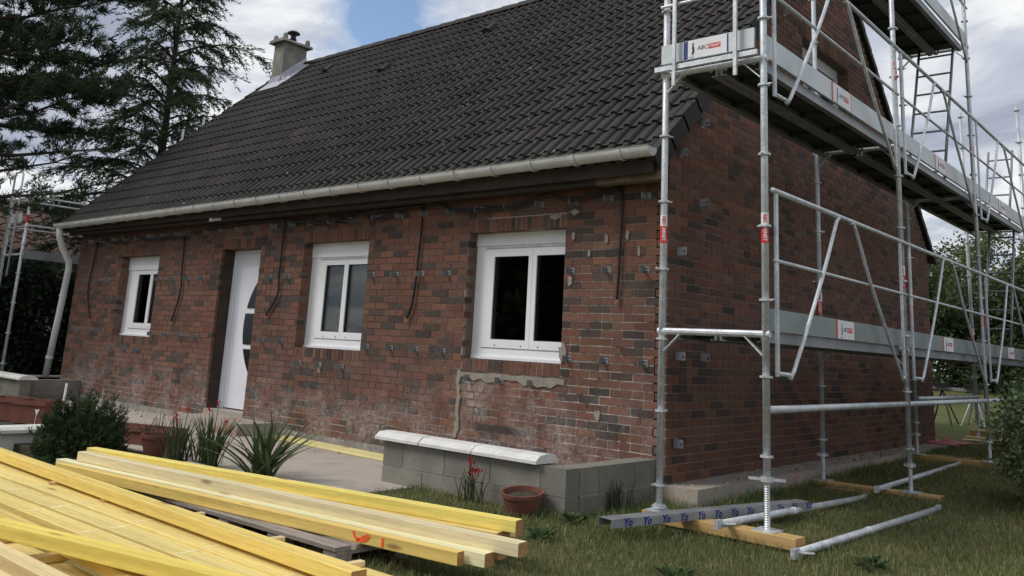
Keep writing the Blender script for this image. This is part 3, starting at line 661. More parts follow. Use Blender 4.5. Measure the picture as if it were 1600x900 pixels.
while x > -L-0.05:
    mb = MB(); n_ = 9; r0, r1 = 0.125, 0.112; V = []
    for (xx, rr) in ((x, r1), (x-0.40, r0), (x-0.40, r0-0.018), (x, r1-0.018)):
        V += [(xx, D/2+rr*math.cos(math.pi*j/(n_-1))*1.15, zr-0.065+rr*math.sin(math.pi*j/(n_-1))) for j in range(n_)]
    mb.add(V, [(a_*n_+j, a_*n_+j+1, ((a_+1) % 4)*n_+j+1, ((a_+1) % 4)*n_+j) for a_ in range(4) for j in range(n_-1)], tuple(t*random.uniform(0.85, 1.15) for t in tcol))
    mb.build('ridge_tile', 'tile', roof, smooth=False); x -= 0.36
for (xx, s_) in ((-5.05, 4.6), (-9.2, 4.7), (-6.9, 3.9)):     # vent tiles
    mb = MB(); mb.col = (0.03, 0.028, 0.027); o_ = E0+XV*xx+UPV*s_+NRM*0.03; mb.prism([(-0.09, 0), (0.09, 0), (0.07, 0.06), (0.0, 0.085), (-0.07, 0.06)], o_, XV, NRM, UPV*0.22); mb.build('vent_tile', 'tile', roof)
# chimney
cx0, cx1, cy0, cy1, ctz = -11.09, -10.74, 3.18, 3.72, 6.80
m = MB(); m.box(cx0, cx1, cy0, cy1, 5.6, ctz, jit=0.004); chim = H(m.build('chimney', 'chimney'))
m = MB(); m.prism([(cx0-0.09, 0), (cx1+0.09, 0), (cx1+0.05, 0.06), (cx0-0.05, 0.06)], (0, cy0-0.09, ctz), (1, 0, 0), (0, 0, 1), (0, cy1-cy0+0.18, 0)); q = m.build('cap_slab', 'chimney'); q.parent = chim
for (px, py_) in ((cx0+0.02, cy0), (cx1-0.0, cy0+0.0), (cx1-0.0, cy1), (cx0+0.02, cy1)):
    m = MB(); m.lathe([(0.055, ctz+0.058), (0.050, ctz+0.14), (0.036, ctz+0.18), (0.0, ctz+0.19)], px, py_, 10); q = m.build('cap_horn', 'chimney', smooth=True); q.parent = chim
m = MB(); fx, fy = (cx0+cx1)/2+0.06, cy0+0.26; m.lathe([(0.06, ctz+0.058), (0.06, ctz+0.13), (0.075, ctz+0.13), (0.075, ctz+0.15), (0.055, ctz+0.15), (0.055, ctz+0.22), (0.0, ctz+0.22)], fx, fy, 12)
m.lathe([(0.012, ctz+0.22), (0.012, ctz+0.27), (0.13, ctz+0.262), (0.135, ctz+0.275), (0.09, ctz+0.31), (0.0, ctz+0.325)], fx, fy, 14); q = m.build('cowl', 'black', smooth=False); q.parent = chim
m = MB()
def rp(y_): return Z0+SL*y_+0.055
m.add([(cx1+0.004, cy0-0.06, rp(cy0-0.06)+0.03), (cx1+0.004, cy1+0.02, rp(cy1+0.02)+0.03), (cx1+0.004, cy1+0.02, rp(cy1+0.02)+0.13), (cx1+0.004, cy0-0.02, rp(cy0)+0.15),
       (cx1+0.22, cy0-0.06, rp(cy0-0.06)), (cx1+0.22, cy1+0.02, rp(cy1+0.02))], [(0, 1, 2, 3), (0, 4, 5, 1)])
m.add([(cx0-0.1, cy0-0.22, rp(cy0-0.22)+0.006), (cx1+0.2, cy0-0.20, rp(cy0-0.20)+0.006), (cx1+0.2, cy0-0.004, rp(cy0)+0.01), (cx0-0.1, cy0-0.004, rp(cy0)+0.01), (cx0-0.01, cy0-0.005, rp(cy0)+0.13), (cx1+0.01, cy0-0.005, rp(cy0)+0.13)], [(0, 1, 2, 3), (3, 2, 5, 4)])
q = m.build('lead_flashing', 'lead'); q.parent = chim
sm_ = q.modifiers.new('thickness', 'SOLIDIFY'); sm_.thickness = 0.006
# outside lamp above the door
m = MB(); m.tube([(-6.80, -0.215, 2.46), (-6.80, -0.25, 2.46)], 0.03, 12); m.box(-6.9, -6.62, -0.214, -0.20, 2.44, 2.48); H(m.build('wall_lamp', 'gutter'))

# ------------------------------------------------------------------ cables on the front wall
def smooth_path(pts, n=4):
    pts = [np.array(p, float) for p in pts]; out_ = []
    for i in range(len(pts)-1):
        p0, p1, p2, p3 = pts[max(i-1, 0)], pts[i], pts[i+1], pts[min(i+2, len(pts)-1)]
        for k_ in range(n):
            t_ = k_/n; out_.append(0.5*((2*p1)+(-p0+p2)*t_+(2*p0-5*p1+4*p2-p3)*t_*t_+(-p0+3*p1-3*p2+p3)*t_**3))
    out_.append(pts[-1]); return out_
drops = [([(-0.47, 2.46), (-0.45, 2.21), (-0.46, 1.88), (-0.47, 1.6), (-0.48, 1.45)], 'black cable hanging down the wall between corner window and house corner'),
         ([(-2.98, 2.45), (-2.97, 2.16), (-2.99, 1.76), (-3.02, 1.42), (-3.09, 1.24)], 'black cable hanging between the two wide windows'),
         ([(-5.43, 2.44), (-5.44, 2.19), (-5.44, 1.72), (-5.43, 1.48), (-5.63, 1.23)], 'black cable hanging just right of the front door, its end kicked left'),
         ([(-7.82, 2.29), (-7.77, 1.84), (-7.74, 1.48), (-7.88, 1.11)], 'black cable hanging between front door and narrow window'),
         ([(-10.52, 2.33), (-10.56, 1.99), (-10.62, 1.63), (-10.54, 1.33), (-10.4, 1.1)], 'black cable hanging left of the narrow window')]
for pts, lab in drops:
    m = MB(); m.tube(smooth_path([(x, -0.028, z_) for x, z_ in pts]), 0.0115, 8)
    o = tag(m.build('electric_cable', 'black', smooth=True), lab, 'cable', 'cable ends hanging on the front wall')
    x, z_ = pts[-1]; m = MB(); m.tube([(x, -0.028, z_+0.006), (x-0.008, -0.03, z_-0.045)], 0.006, 6); m.tube([(x+0.004, -0.028, z_+0.006), (x+0.014, -0.03, z_-0.04)], 0.004, 6); q = m.build('bare_end', 'copper'); q.parent = o
main = [(-0.47, 2.46), (-0.67, 2.43), (-0.88, 2.4), (-1.06, 2.41), (-1.25, 2.46), (-1.48, 2.43), (-1.68, 2.38), (-1.97, 2.37), (-2.46, 2.39), (-2.7, 2.47), (-2.98, 2.48), (-3.18, 2.46), (-3.48, 2.4), (-3.69, 2.36), (-4.03, 2.45), (-4.26, 2.41), (-4.73, 2.37), (-5.12, 2.43), (-5.44, 2.45), (-5.79, 2.46), (-6.37, 2.45), (-7.14, 2.42), (-7.63, 2.38), (-7.82, 2.33), (-8.33, 2.35), (-8.8, 2.34), (-9.42, 2.41), (-9.81, 2.34), (-10.27, 2.4), (-10.51, 2.33)]
m = MB(); m.tube(smooth_path([(x, -0.06, z_-0.045) for x, z_ in main]), 0.014, 8)
main2 = [(-2.9, 2.47), (-3.35, 2.46), (-3.8, 2.45), (-4.15, 2.37), (-4.5, 2.42), (-5.0, 2.40), (-5.43, 2.46)]
m.tube(smooth_path([(x, -0.08, z_-0.05) for x, z_ in main2]), 0.012, 8)
tag(m.build('electric_cable', 'black', smooth=True), 'long black cable looping along the top of the front wall under the gutter', 'cable')

# ------------------------------------------------------------------ scaffold
X1, X2, YS, BAY = 0.42, 1.208, -0.787, 3.0
DK = [1.19, 3.115, 5.04]
scaf = thing('facade_scaffold', (0.8, 3.7, -0.15), 'galvanised steel facade scaffold with decks and guardrails along the gable', 'scaffold')
def S(mb, name, mat, parent=None, **kw):
    o = mb.build(name, mat, None, **kw)
    if parent is None: child(scaf, o)
    else: o.parent = parent
    return o
SOLE_T = {0: -0.055, 1: -0.075, 2: 0.0, 3: 0.06}
def ring(mb, x, y_, z_, r=0.043):
    mb.lathe([(0.026, z_-0.007), (r, z_-0.007), (r, z_+0.007), (0.026, z_+0.007)], x, y_, 10)
RING = []
def rosette(x, y_, z_, p):
    if not RING:
        mm = MB(); ring(mm, 0, 0, 0); mm.bar((0.03, 0, 0), (0.062, 0.012, 0.004), 0.014, 0.01); o = mm.build('rosette', 'galv'); RING.append(o.data)
    else: o = bpy.data.objects.new('rosette', RING[0]); COL.objects.link(o)
    o.location = (x, y_, z_); o.rotation_euler = (0, 0, random.uniform(0, 6)); o.parent = p
NV = np.array([0.42, -0.9, 0.0]); NV /= np.linalg.norm(NV); UV_ = np.array([-NV[1], NV[0], 0])
def cam_side(x, y_):
    n_ = np.array([CAM[0]-x, CAM[1]-y_, 0]); n_ /= np.linalg.norm(n_); return n_, np.array([-n_[1], n_[0], 0])
def post(x, k, ztop, stickers, jack=0.25):
    y_ = YS+BAY*k; zb = SOLE_T[k]
    m = MB(); m.tube([(x, y_, zb+jack), (x, y_, ztop)], 0.0245, 12)
    p = S(m, 'post', 'galv', smooth=True)
    for z_ in np.arange(zb+jack+0.12, ztop, 0.5): rosette(x, y_, z_, p)
    m = MB(); m.box(x-0.075, x+0.075, y_-0.075, y_+0.075, zb, zb+0.008); 
    pr_ = [(0.019, zb+0.008)]
    for i in range(int(jack/0.014)): pr_ += [(0.021, zb+0.012+i*0.014), (0.017, zb+0.019+i*0.014)]
    m.lathe(pr_+[(0.018, zb+jack+0.05)], x, y_, 10)
    m.lathe([(0.02, zb+jack-0.035), (0.04, zb+jack-0.035), (0.04, zb+jack-0.004), (0.02, zb+jack-0.004)], x, y_, 10)
    n_, u_ = cam_side(x, y_); c_ = np.array([x, y_, zb+jack-0.02]); m.obox(c_, u_*(0.115 if (x == X2 and k == 0) else 0.05), n_*0.012, (0, 0, 0.008))
    S(m, 'base_jack', 'galv', p)
    for zs in stickers:
        m = MB(); m.lathe([(0.0252, zs+0.0), (0.0252, zs+0.085)], x, y_, 14); S(m, 'white_sticker', 'sticker', p)
        m = MB(); m.lathe([(0.0252, zs-0.125), (0.0252, zs)], x, y_, 14); S(m, 'red_sticker', 'red', p)
        n_, u_ = cam_side(x, y_); c_ = np.array([x, y_, 0])+n_*0.0258
        m = text_mb('ABC', 0.034, c_+np.array([0, 0, zs+0.042]), (0, 0, -1), u_, 0.001); S(m, 'lettering', 'red', p)
        m = text_mb('MINET', 0.034, c_+np.array([0, 0, zs-0.062]), (0, 0, -1), u_, 0.001); S(m, 'lettering', 'sticker', p)
    return p
post(X1, 0, 4.35, [1.93, 3.86], 0.05); post(X2, 0, 5.3, [1.90], 0.33)
post(X1, 1, 5.2, [1.60]); post(X2, 1, 7.2, [1.85, 3.88])
post(X1, 2, 7.2, [1.78]); post(X2, 2, 7.2, [1.66, 3.72, 5.72])
post(X1, 3, 5.0, [1.55]); post(X2, 3, 5.0, [])
def tubeS(a, b, r, name, mat='galv'):
    m = MB(); m.tube([a, b], r, 10); return S(m, name, mat, smooth=True)
for k in range(3):
    y0, y1 = YS+BAY*k, YS+BAY*(k+1)
    tubeS((X2+0.0, y0+0.03, 0.685), (X2, y1-0.03, 0.685), 0.024, 'ledger')
    m = MB(); m.lathe([(0.026, -0.03), (0.035, -0.03), (0.035, 0.03), (0.026, 0.03)], 0, 0, 10)
tubeS((0.9, 3.65, 0.70), (0.9, 6.2, 0.70), 0.022, 'ledger')
def logo(mb_black, mb_text, mb_red, mb_white, o, u, v, s):
    """sitting-animal outline and lettering on a plate; o centre, u right, v up, s plate height"""
    o, u, v = np.asarray(o, float), np.asarray(u, float), np.asarray(v, float); n_ = np.cross(u, v)
    sil = [(0.02, 0.36), (0.07, 0.30), (0.06, 0.22), (0.10, 0.05), (0.12, -0.14), (0.06, -0.26), (-0.06, -0.26), (-0.01, -0.1), (-0.03, 0.08), (0.0, 0.2), (-0.02, 0.28)]
    mb_black.prism([(a*s, b*s) for a, b in sil], o-u*s*0.72, u, v, n_*0.0006)
    tail = [(-0.02, -0.26), (0.06, -0.36), (0.0, -0.44), (-0.12, -0.42), (-0.18, -0.34)]
    for i in range(len(tail)-1):
        p, q = (o-u*s*0.72+u*a*s+v*b*s for a, b in (tail[i], tail[i+1])); mb_black.bar(p, q, 0.03*s, 0.001, up=n_)
    text_mb('ABC', 0.30*s, o-u*s*0.17+n_*0.0004, u, v, 0.004*s, 0.1, mb_text)
    cx_ = o+u*s*0.48
    mb_red.prism([(-0.33*s, -0.13*s), (0.33*s, -0.13*s), (0.33*s, 0.13*s), (-0.33*s, 0.13*s)], cx_, u, v, n_*0.0005)
    text_mb('MINET', 0.20*s, cx_+n_*0.0009, u, v, 0.002*s, 0.1, mb_white)
def toe_board(a, b, z0, h, side, label_at, red=True, mat='toe'):
    """vertical plate from a to b; side = outward normal"""
    a, b, side = np.asarray(a, float), np.asarray(b, float), np.asarray(side, float); d = (b-a)/np.linalg.norm(b-a)
    m = MB(); m.bar(a+np.array([0, 0, z0+h/2]), b+np.array([0, 0, z0+h/2]), 0.022, h); t_ = S(m, 'toe_board', mat)
    for s_ in label_at:
        o = a+d*s_+np.array([0, 0, z0+h/2])+side*0.0116; v = np.array([0, 0, 1.0]); u = d if np.dot(np.cross(d, v), side) > 0 else -d
        m = MB(); hw = h*1.25; m.prism([(-hw, -h*0.47), (hw, -h*0.47), (hw, h*0.47), (-hw, h*0.47)], o, u, v, side*0.0006); S(m, 'label_plate', 'sticker', t_)
        m = MB(); m.prism([(-hw-0.03 if red else -hw+0.01, -h*0.47), (-hw-0.001 if red else -hw+0.045, -h*0.47), (-hw-0.001 if red else -hw+0.045, h*0.47), (-hw-0.03 if red else -hw+0.01, h*0.47)], o+side*(0.0 if red else 0.0007), u, v, side*0.0008)
        S(m, 'label_stripe', 'red' if red else 'navy', t_); m = MB()
        m.prism([(hw-0.012, -h*0.47), (hw, -h*0.47), (hw, h*0.47), (hw-0.012, h*0.47)], o+side*0.0007, u, v, side*0.0004)
        S(m, 'label_stripe', 'red' if red else 'navy', t_)
        B_, T_, R_2, W_ = MB(), MB(), MB(), MB(); logo(B_, T_, R_2, W_, o+side*0.0008+u*0.03*h, u, v, h)
        S(B_, 'label_emblem', 'ink', t_); S(T_, 'lettering', 'ink', t_); S(R_2, 'label_band', 'red', t_); S(W_, 'lettering', 'sticker', t_)
    return t_
def platform(k, z_, x0=0.50, x1=1.165):
    y0, y1 = YS+BAY*k+0.06, YS+BAY*(k+1)-0.04; w_ = (x1-x0-0.02)/2; root = None
    for i in range(2):
        xa = x0+i*(w_+0.02)
        m = MB(); m.box(xa+0.02, xa+w_-0.02, y0, y1, z_-0.016, z_-0.004)
        for j in range(5): yy = y0+(y1-y0)*(j+0.5)/5; m.box(xa+0.026, xa+w_-0.026, yy-0.02, yy+0.02, z_-0.05, z_-0.017)
        pl_ = S(m, 'platform', 'deck')
        for xx in (xa, xa+w_-0.02):
            m = MB(); m.box(xx, xx+0.02, y0, y1, z_-0.072, z_+0.002); inner = xx+0.02 if xx == xa else xx-0.03; m.box(inner if xx == xa else inner, inner+0.03, y0, y1, z_-0.0725, z_-0.066); S(m, 'edge_channel', 'galv_dark', pl_)
        for yy in (y0, y1):
            for xx in (xa+0.05, xa+w_-0.05): m = MB(); m.tube([(xx, yy-0.01, z_-0.03), (xx, yy+(-0.05 if yy == y0 else 0.05), z_-0.03)], 0.014, 6); S(m, 'platform_hook', 'galv', pl_)
def transom(k, z_, x0=X1-0.03, x1=X2+0.03):
    y_ = YS+BAY*k; m = MB(); m.tube([(x0, y_, z_-0.02), (x1, y_, z_-0.02)], 0.024, 10)
    for xx, sx in ((X1, 1), (X2, -1)): m.bar((xx+sx*0.02, y_, z_-0.16), (xx+sx*0.14, y_, z_-0.04), 0.008, 0.045, up=(0, 1, 0)) if False else m.bar((xx+sx*0.02, y_, z_-0.16), (xx+sx*0.15, y_, z_-0.035), 0.034, 0.008)
    S(m, 'transom', 'galv')
def guardrail(k, z_):
    y0, y1 = YS+BAY*k+0.02, YS+BAY*(k+1)-0.02; xo = X2+0.045
    m = MB(); m.tube([(xo, y0, z_+0.955), (xo, y1, z_+0.955)], 0.019, 10); gr_ = S(m, 'guardrail', 'galv', smooth=True)
    m = MB(); m.tube([(xo, y0+0.03, z_+0.475), (xo, y1-0.03, z_+0.475)], 0.013, 8); S(m, 'mid_rail', 'galv', gr_, smooth=True)
    for yy in (y0+0.06, y1-0.18):
        m = MB(); m.box(xo-0.008, xo+0.008, yy-0.02, yy+0.02, z_-0.29, z_+0.95); S(m, 'upright', 'galv', gr_)
    ym = (y0+y1)/2-0.15
    m = MB(); m.tube(smooth_path([(xo, ym-0.08, z_+0.93), (xo+0.01, ym-0.16, z_+0.90), (xo+0.02, ym-0.5, z_+0.44), (xo+0.02, y0+0.28, z_-0.25), (xo+0.01, y0+0.22, z_-0.275), (xo, y0+0.07, z_-0.27)], 3), 0.0145, 8); S(m, 'brace', 'galv', gr_, smooth=True)
    m = MB(); m.tube(smooth_path([(xo, ym+0.18, z_+0.93), (xo+0.01, ym+0.26, z_+0.90), (xo+0.02, ym+0.6, z_+0.44), (xo+0.02, y1-0.34, z_-0.25), (xo+0.01, y1-0.29, z_-0.275), (xo, y1-0.18, z_-0.27)], 3), 0.0145, 8); S(m, 'brace', 'galv', gr_, smooth=True)
for k in range(4): transom(k, DK[0]); transom(k, DK[1])
transom(1, DK[2]); transom(2, DK[2])
for k in range(3):
    for lv in (0, 1): platform(k, DK[lv]); guardrail(k, DK[lv])
platform(1, DK[2]); guardrail(1, DK[2])
for k in range(3):
    y0 = YS+BAY*k+0.03
    toe_board((X2-0.012, y0+0.02, 0), (X2-0.012, y0+2.94, 0), DK[0]+0.005, 0.15, (1, 0, 0), [1.45], mat='toe_green')
    toe_board((X2-0.012, y0+0.02, 0), (X2-0.012, y0+2.94, 0), DK[1]+0.005, 0.17, (1, 0, 0), [1.50])
toe_board((X2-0.012, YS+BAY+0.05, 0), (X2-0.012, YS+2*BAY-0.03, 0), DK[2]+0.005, 0.17, (1, 0, 0), [])
# end guard at the corner
toe_board((0.40, YS-0.03, 0), (1.155, YS-0.03, 0), DK[1]+0.06, 0.15, (0, -1, 0), [0.37], red=False)
m = MB(); m.box(0.36, 1.19, YS-0.075, YS-0.05, DK[1]-0.005, DK[1]+0.032); eg = S(m, 'end_guard', 'galv')
for xx in (0.535, 1.032): m = MB(); m.box(xx-0.013, xx+0.013, YS-0.095, YS-0.0755, DK[1]-0.14, DK[1]+1.05); S(m, 'upright', 'galv', eg)
for z_ in (0.52, 1.0): m = MB(); m.tube([(0.40, YS-0.055, DK[1]+z_), (1.2, YS-0.055, DK[1]+z_)], 0.013, 8); S(m, 'rail', 'galv', eg)
# inner brackets of the corner frame, ladders
def ladder(y0, y1, x0, x1, z0, z1, rungs):
    m = MB(); 
    for xx in (x0, x1): m.tube([(xx, y0, z0), (xx, y1, z1)], 0.017, 8)
    l_ = S(m, 'ladder', 'galv_dark', smooth=True)
    for i in range(rungs):
        t_ = (i+0.5)/rungs; m = MB(); m.tube([(x0, y0+(y1-y0)*t_, z0+(z1-z0)*t_), (x1, y0+(y1-y0)*t_, z0+(z1-z0)*t_)], 0.013, 6); S(m, 'rung', 'galv_dark', l_)
ladder(4.3, 5.05, 0.70, 1.10, 3.13, 5.02, 7)
ladder(7.1, 7.9, 0.80, 1.12, 1.2, 3.08, 7)
ladder(7.6, 8.15, 0.80, 1.12, 3.13, 4.3, 4)

# soles under the scaffold
TY, TP = (0.70, 0.46, 0.13), (0.74, 0.56, 0.30)
def timber(a, b, w, h, col, label, group=None, name='timber_batten', end=None, cat='timber'):
    """a,b: top-centre end points in world space; own object, local x along its length"""
    a, b = np.asarray(a, float), np.asarray(b, float); d = b-a; Ln = np.linalg.norm(d); d /= Ln
    r_ = np.cross(d, (0, 0, 1.0)); r_ /= np.linalg.norm(r_); u_ = np.cross(r_, d)
    hw, e = w/2, 0.003; k = random.uniform(0.92, 1.08); bow = 0.0 if 'spray' in label else random.uniform(-0.006, 0.006); ns = 6
    ring_ = [(-hw+e, 0), (hw-e, 0), (hw, -e), (hw, -h+e), (hw-e, -h), (-hw+e, -h), (-hw, -h+e), (-hw, -e)]
    m = MB(); V = []
    for i in range(ns+1):
        t_ = i/ns-0.5
        for (p, q) in ring_: V.append((t_*Ln, p+bow*(1-4*t_*t_), q))
    F = [(i*8+j, i*8+(j+1) % 8, (i+1)*8+(j+1) % 8, (i+1)*8+j) for i in range(ns) for j in range(8)]
    c_ = (col[0]*k*1.0, col[1]*k*1.07, col[2]*k*1.12); m.add(V, [f[::-1] for f in F], c_)
    o = m.build(name, 'timber')
    o.matrix_world = Matrix([[d[0], r_[0], u_[0], (a+b)[0]/2], [d[1], r_[1], u_[1], (a+b)[1]/2], [d[2], r_[2], u_[2], (a+b)[2]/2], [0, 0, 0, 1]])
    m = MB(); ec = (0.50, 0.30, 0.12)
    m.prism([(p, q) for p, q in ring_], (Ln/2, 0, 0), (0, 1, 0), (0, 0, 1), (0.0008, 0, 0)); q = m.build('end_grain', 'endgrain'); q.parent = o
    m = MB(); m.prism([(p, q) for p, q in ring_], (-Ln/2, 0, 0), (0, 1, 0), (0, 0, 1), (-0.0008, 0, 0)); q = m.build('end_grain', 'endgrain'); q.parent = o
    return tag(o, label, cat, group)
SOLEC = (0.52, 0.32, 0.12)
timber((0.33, -0.79, -0.055), (1.44, -0.83, -0.055), 0.14, 0.07, SOLEC, 'short orange-brown timber sole under the corner posts of the scaffold', None, 'sole_board', cat='board')
timber((0.34, 2.19, -0.075), (1.46, 2.23, -0.075), 0.14, 0.07, SOLEC, 'orange-brown timber sole under the second pair of scaffold posts', None, 'sole_board', cat='board')
timber((0.52, 2.03, -0.105), (0.92, 2.05, -0.105), 0.07, 0.045, SOLEC, 'short thin orange-brown offcut lying against the second scaffold sole', None, 'timber_offcut', cat='offcut')
timber((0.30, 5.21, 0.0), (1.42, 5.23, 0.0), 0.14, 0.07, SOLEC, 'timber sole under the third pair of scaffold posts', None, 'sole_board', cat='board')
timber((0.30, 8.21, 0.06), (1.42, 8.23, 0.06), 0.14, 0.07, SOLEC, 'timber sole under the last scaffold posts behind the house corner', None, 'sole_board', cat='board')

# loose scaffold tubes on the grass
def loose_tube(a, b, label, r=0.024, hook=True):
    o = thing('scaffold_tube', tuple(a), label, 'tube', 'loose scaffold tubes on the lawn'); a, b = np.array(a), np.array(b); d = (b-a)/np.linalg.norm(b-a)
    m = MB(); m.tube([a, b], r, 12); child(o, m.build('tube', 'galv', smooth=True))
    m = MB(); m.tube([a+d*(np.linalg.norm(b-a)*0.42), a+d*(np.linalg.norm(b-a)*0.42+0.07)], r*1.12, 12); child(o, m.build('sticker_band', 'sticker', smooth=True))
    for e, s_ in ((a, -1), (b, 1)):
        m = MB(); m.obox(e+d*s_*0.025, d*0.035, np.array([-d[1], d[0], 0])*0.014, (0, 0, 0.028)); child(o, m.build('end_clamp', 'galv'))
    if hook:
        side = np.array([-d[1], d[0], 0]); m = MB(); m.tube([a, a-side*0.10+d*0.02+np.array([0, 0, 0.012])], 0.006, 6); child(o, m.build('wedge', 'galv'))
    return o
loose_tube((1.497, -1.023, -0.105), (1.564, 1.68, -0.11), 'galvanised tube lying on open grass beyond the sole ends')
loose_tube((0.992, -1.007, -0.026), (0.971, 1.69, -0.108), 'galvanised tube lying across the corner sole beside the grey channel')
loose_tube((1.022, 1.90, -0.047), (0.897, 5.10, -0.05), 'galvanised tube lying across the second sole towards the back garden')
# printed metal channel
ca, cb = np.array([0.52, -1.60, -0.004]), np.array([0.97, 0.38, -0.014])
o = thing('metal_channel', (0.50, -1.5, -0.1), 'flat grey metal channel with blue printed letters lying under the corner posts', 'channel')
d = (cb-ca)/np.linalg.norm(cb-ca); sd_ = np.array([d[1], -d[0], 0]); sd_ /= np.linalg.norm(sd_); up_ = np.cross(sd_, d); up_ *= np.sign(up_[2])
Ln = np.linalg.norm(cb-ca); m = MB(); mid = (ca+cb)/2
m.obox(mid, d*Ln/2, sd_*0.055, up_*0.0015); m.obox(mid+sd_*0.0565-up_*0.024, d*Ln/2, sd_*0.0015, up_*0.0255); m.obox(mid-sd_*0.0565-up_*0.024, d*Ln/2, sd_*0.0015, up_*0.0255)
child(o, m.build('profile', 'bracket'))
m = MB()
for i in range(12): text_mb('Yo', 0.066, ca+d*(0.14+i*0.17)+sd_*0.0590-up_*0.024, d, up_, 0.003, 0.25, m)
child(o, m.build('lettering', 'blue', kind='stuff'))

# ------------------------------------------------------------------ garden walls of concrete block
def block_wall(name, label, runs, copings, zt):
    w_ = thing(name, runs[0][0]+(-0.15,) if False else (runs[0][0][0], runs[0][0][1], -0.15), label, 'wall')
    for (p, q, th, rows_) in runs:
        p, q = np.array(p), np.array(q); d_ = (q-p)/np.linalg.norm(q-p); n_ = np.array([-d_[1], d_[0]]); Ln_ = np.linalg.norm(q-p)
        m = MB(); c_ = (p+q)/2; zb = -0.30
        m.obox((c_[0], c_[1], (zb+zt-0.006)/2), np.array([*d_, 0])*(Ln_/2-0.014), np.array([*n_, 0])*(th/2-0.006), (0, 0, (zt-0.006-zb)/2)); child(w_, m.build('mortar_bed', 'blockmortar'))
        h_ = 0.20; z_ = zt-h_*rows_
        for r_ in range(rows_):
            s_ = -0.24 if r_ % 2 else 0.0
            while s_ < Ln_:
                a_, b_ = max(s_, 0), min(s_+0.48, Ln_)
                if b_-a_ > 0.015:
                    cc = p+d_*(a_+b_)/2; kk = random.uniform(0.86, 1.12); m = MB()
                    z0_, z1_ = z_+h_*r_+0.005, z_+h_*(r_+1)-0.005
                    m.obox((cc[0], cc[1], (z0_+z1_)/2), np.array([*d_, 0])*((b_-a_)/2-0.005), np.array([*n_, 0])*(th/2+random.uniform(-0.001, 0.002)), (0, 0, (z1_-z0_)/2), (kk, kk, kk*random.uniform(0.95, 1.02)))
                    child(w_, m.build('block', 'block'))
                s_ += 0.48
    for (x0, x1, yc, wd) in copings:
        m = MB(); j = random.uniform(-0.002, 0.002); h0 = zt+0.004; pol = [(-wd/2, 0), (wd/2, 0), (wd/2, 0.022), (wd/2-0.05, 0.058+j), (0.0, 0.066), (-wd/2+0.05, 0.058+j), (-wd/2, 0.022)]
        pol = [(-b_, c_) for b_, c_ in pol][::-1]
        m.prism(pol, (x0, yc, h0), (0, 1, 0), (0, 0, 1), (x1-x0, 0, 0)); child(w_, m.build('coping_stone', 'coping'))
    return w_
block_wall('garden_wall', 'low grey block wall with three white coping stones, meeting the house corner', [((-1.99, -1.12), (-0.08, -1.12), 0.16, 2), ((-0.16, -1.038), (-0.16, -0.004), 0.16, 2)], [(-2.05, -1.535, -1.12, 0.27), (-1.52, -0.955, -1.12, 0.27), (-0.945, -0.315, -1.12, 0.27)], 0.185)
block_wall('garden_wall', 'low grey block wall with white coping at the far end of the terrace', [((-10.5, -0.80), (-10.5, -0.004), 0.15, 2), ((-12.6, -0.88), (-10.25, -0.88), 0.16, 2)], [(-10.9, -10.18, -0.88, 0.27), (-11.6, -10.91, -0.88, 0.27), (-12.3, -11.61, -0.88, 0.27)], 0.155)
wt = thing('garden_wall', (-5.55, -3.0, -0.3), 'low white rendered wall with white coping left of the dark shrub', 'wall')
m = MB(); m.box(-5.68, -5.52, -4.6, -2.35, -0.35, -0.055); child(wt, m.build('wall_face', 'render'))
for i in range(4):
    m = MB(); m.prism([(-5.74, 0), (-5.46, 0), (-5.46, 0.03), (-5.5, 0.055), (-5.7, 0.055), (-5.74, 0.03)], (0, -4.6+0.565*i, -0.0545), (1, 0, 0), (0, 0, 1), (0, 0.558, 0)); child(wt, m.build('coping_stone', 'coping'))

# yellow board on the terrace against the wall
timber((-4.95, -0.16, tz+0.022), (-2.2, -0.30, tz+0.022), 0.26, 0.02, (0.74, 0.60, 0.26), 'flat yellow board lying on the terrace along the foot of the wall', None, 'flat_board', cat='board')

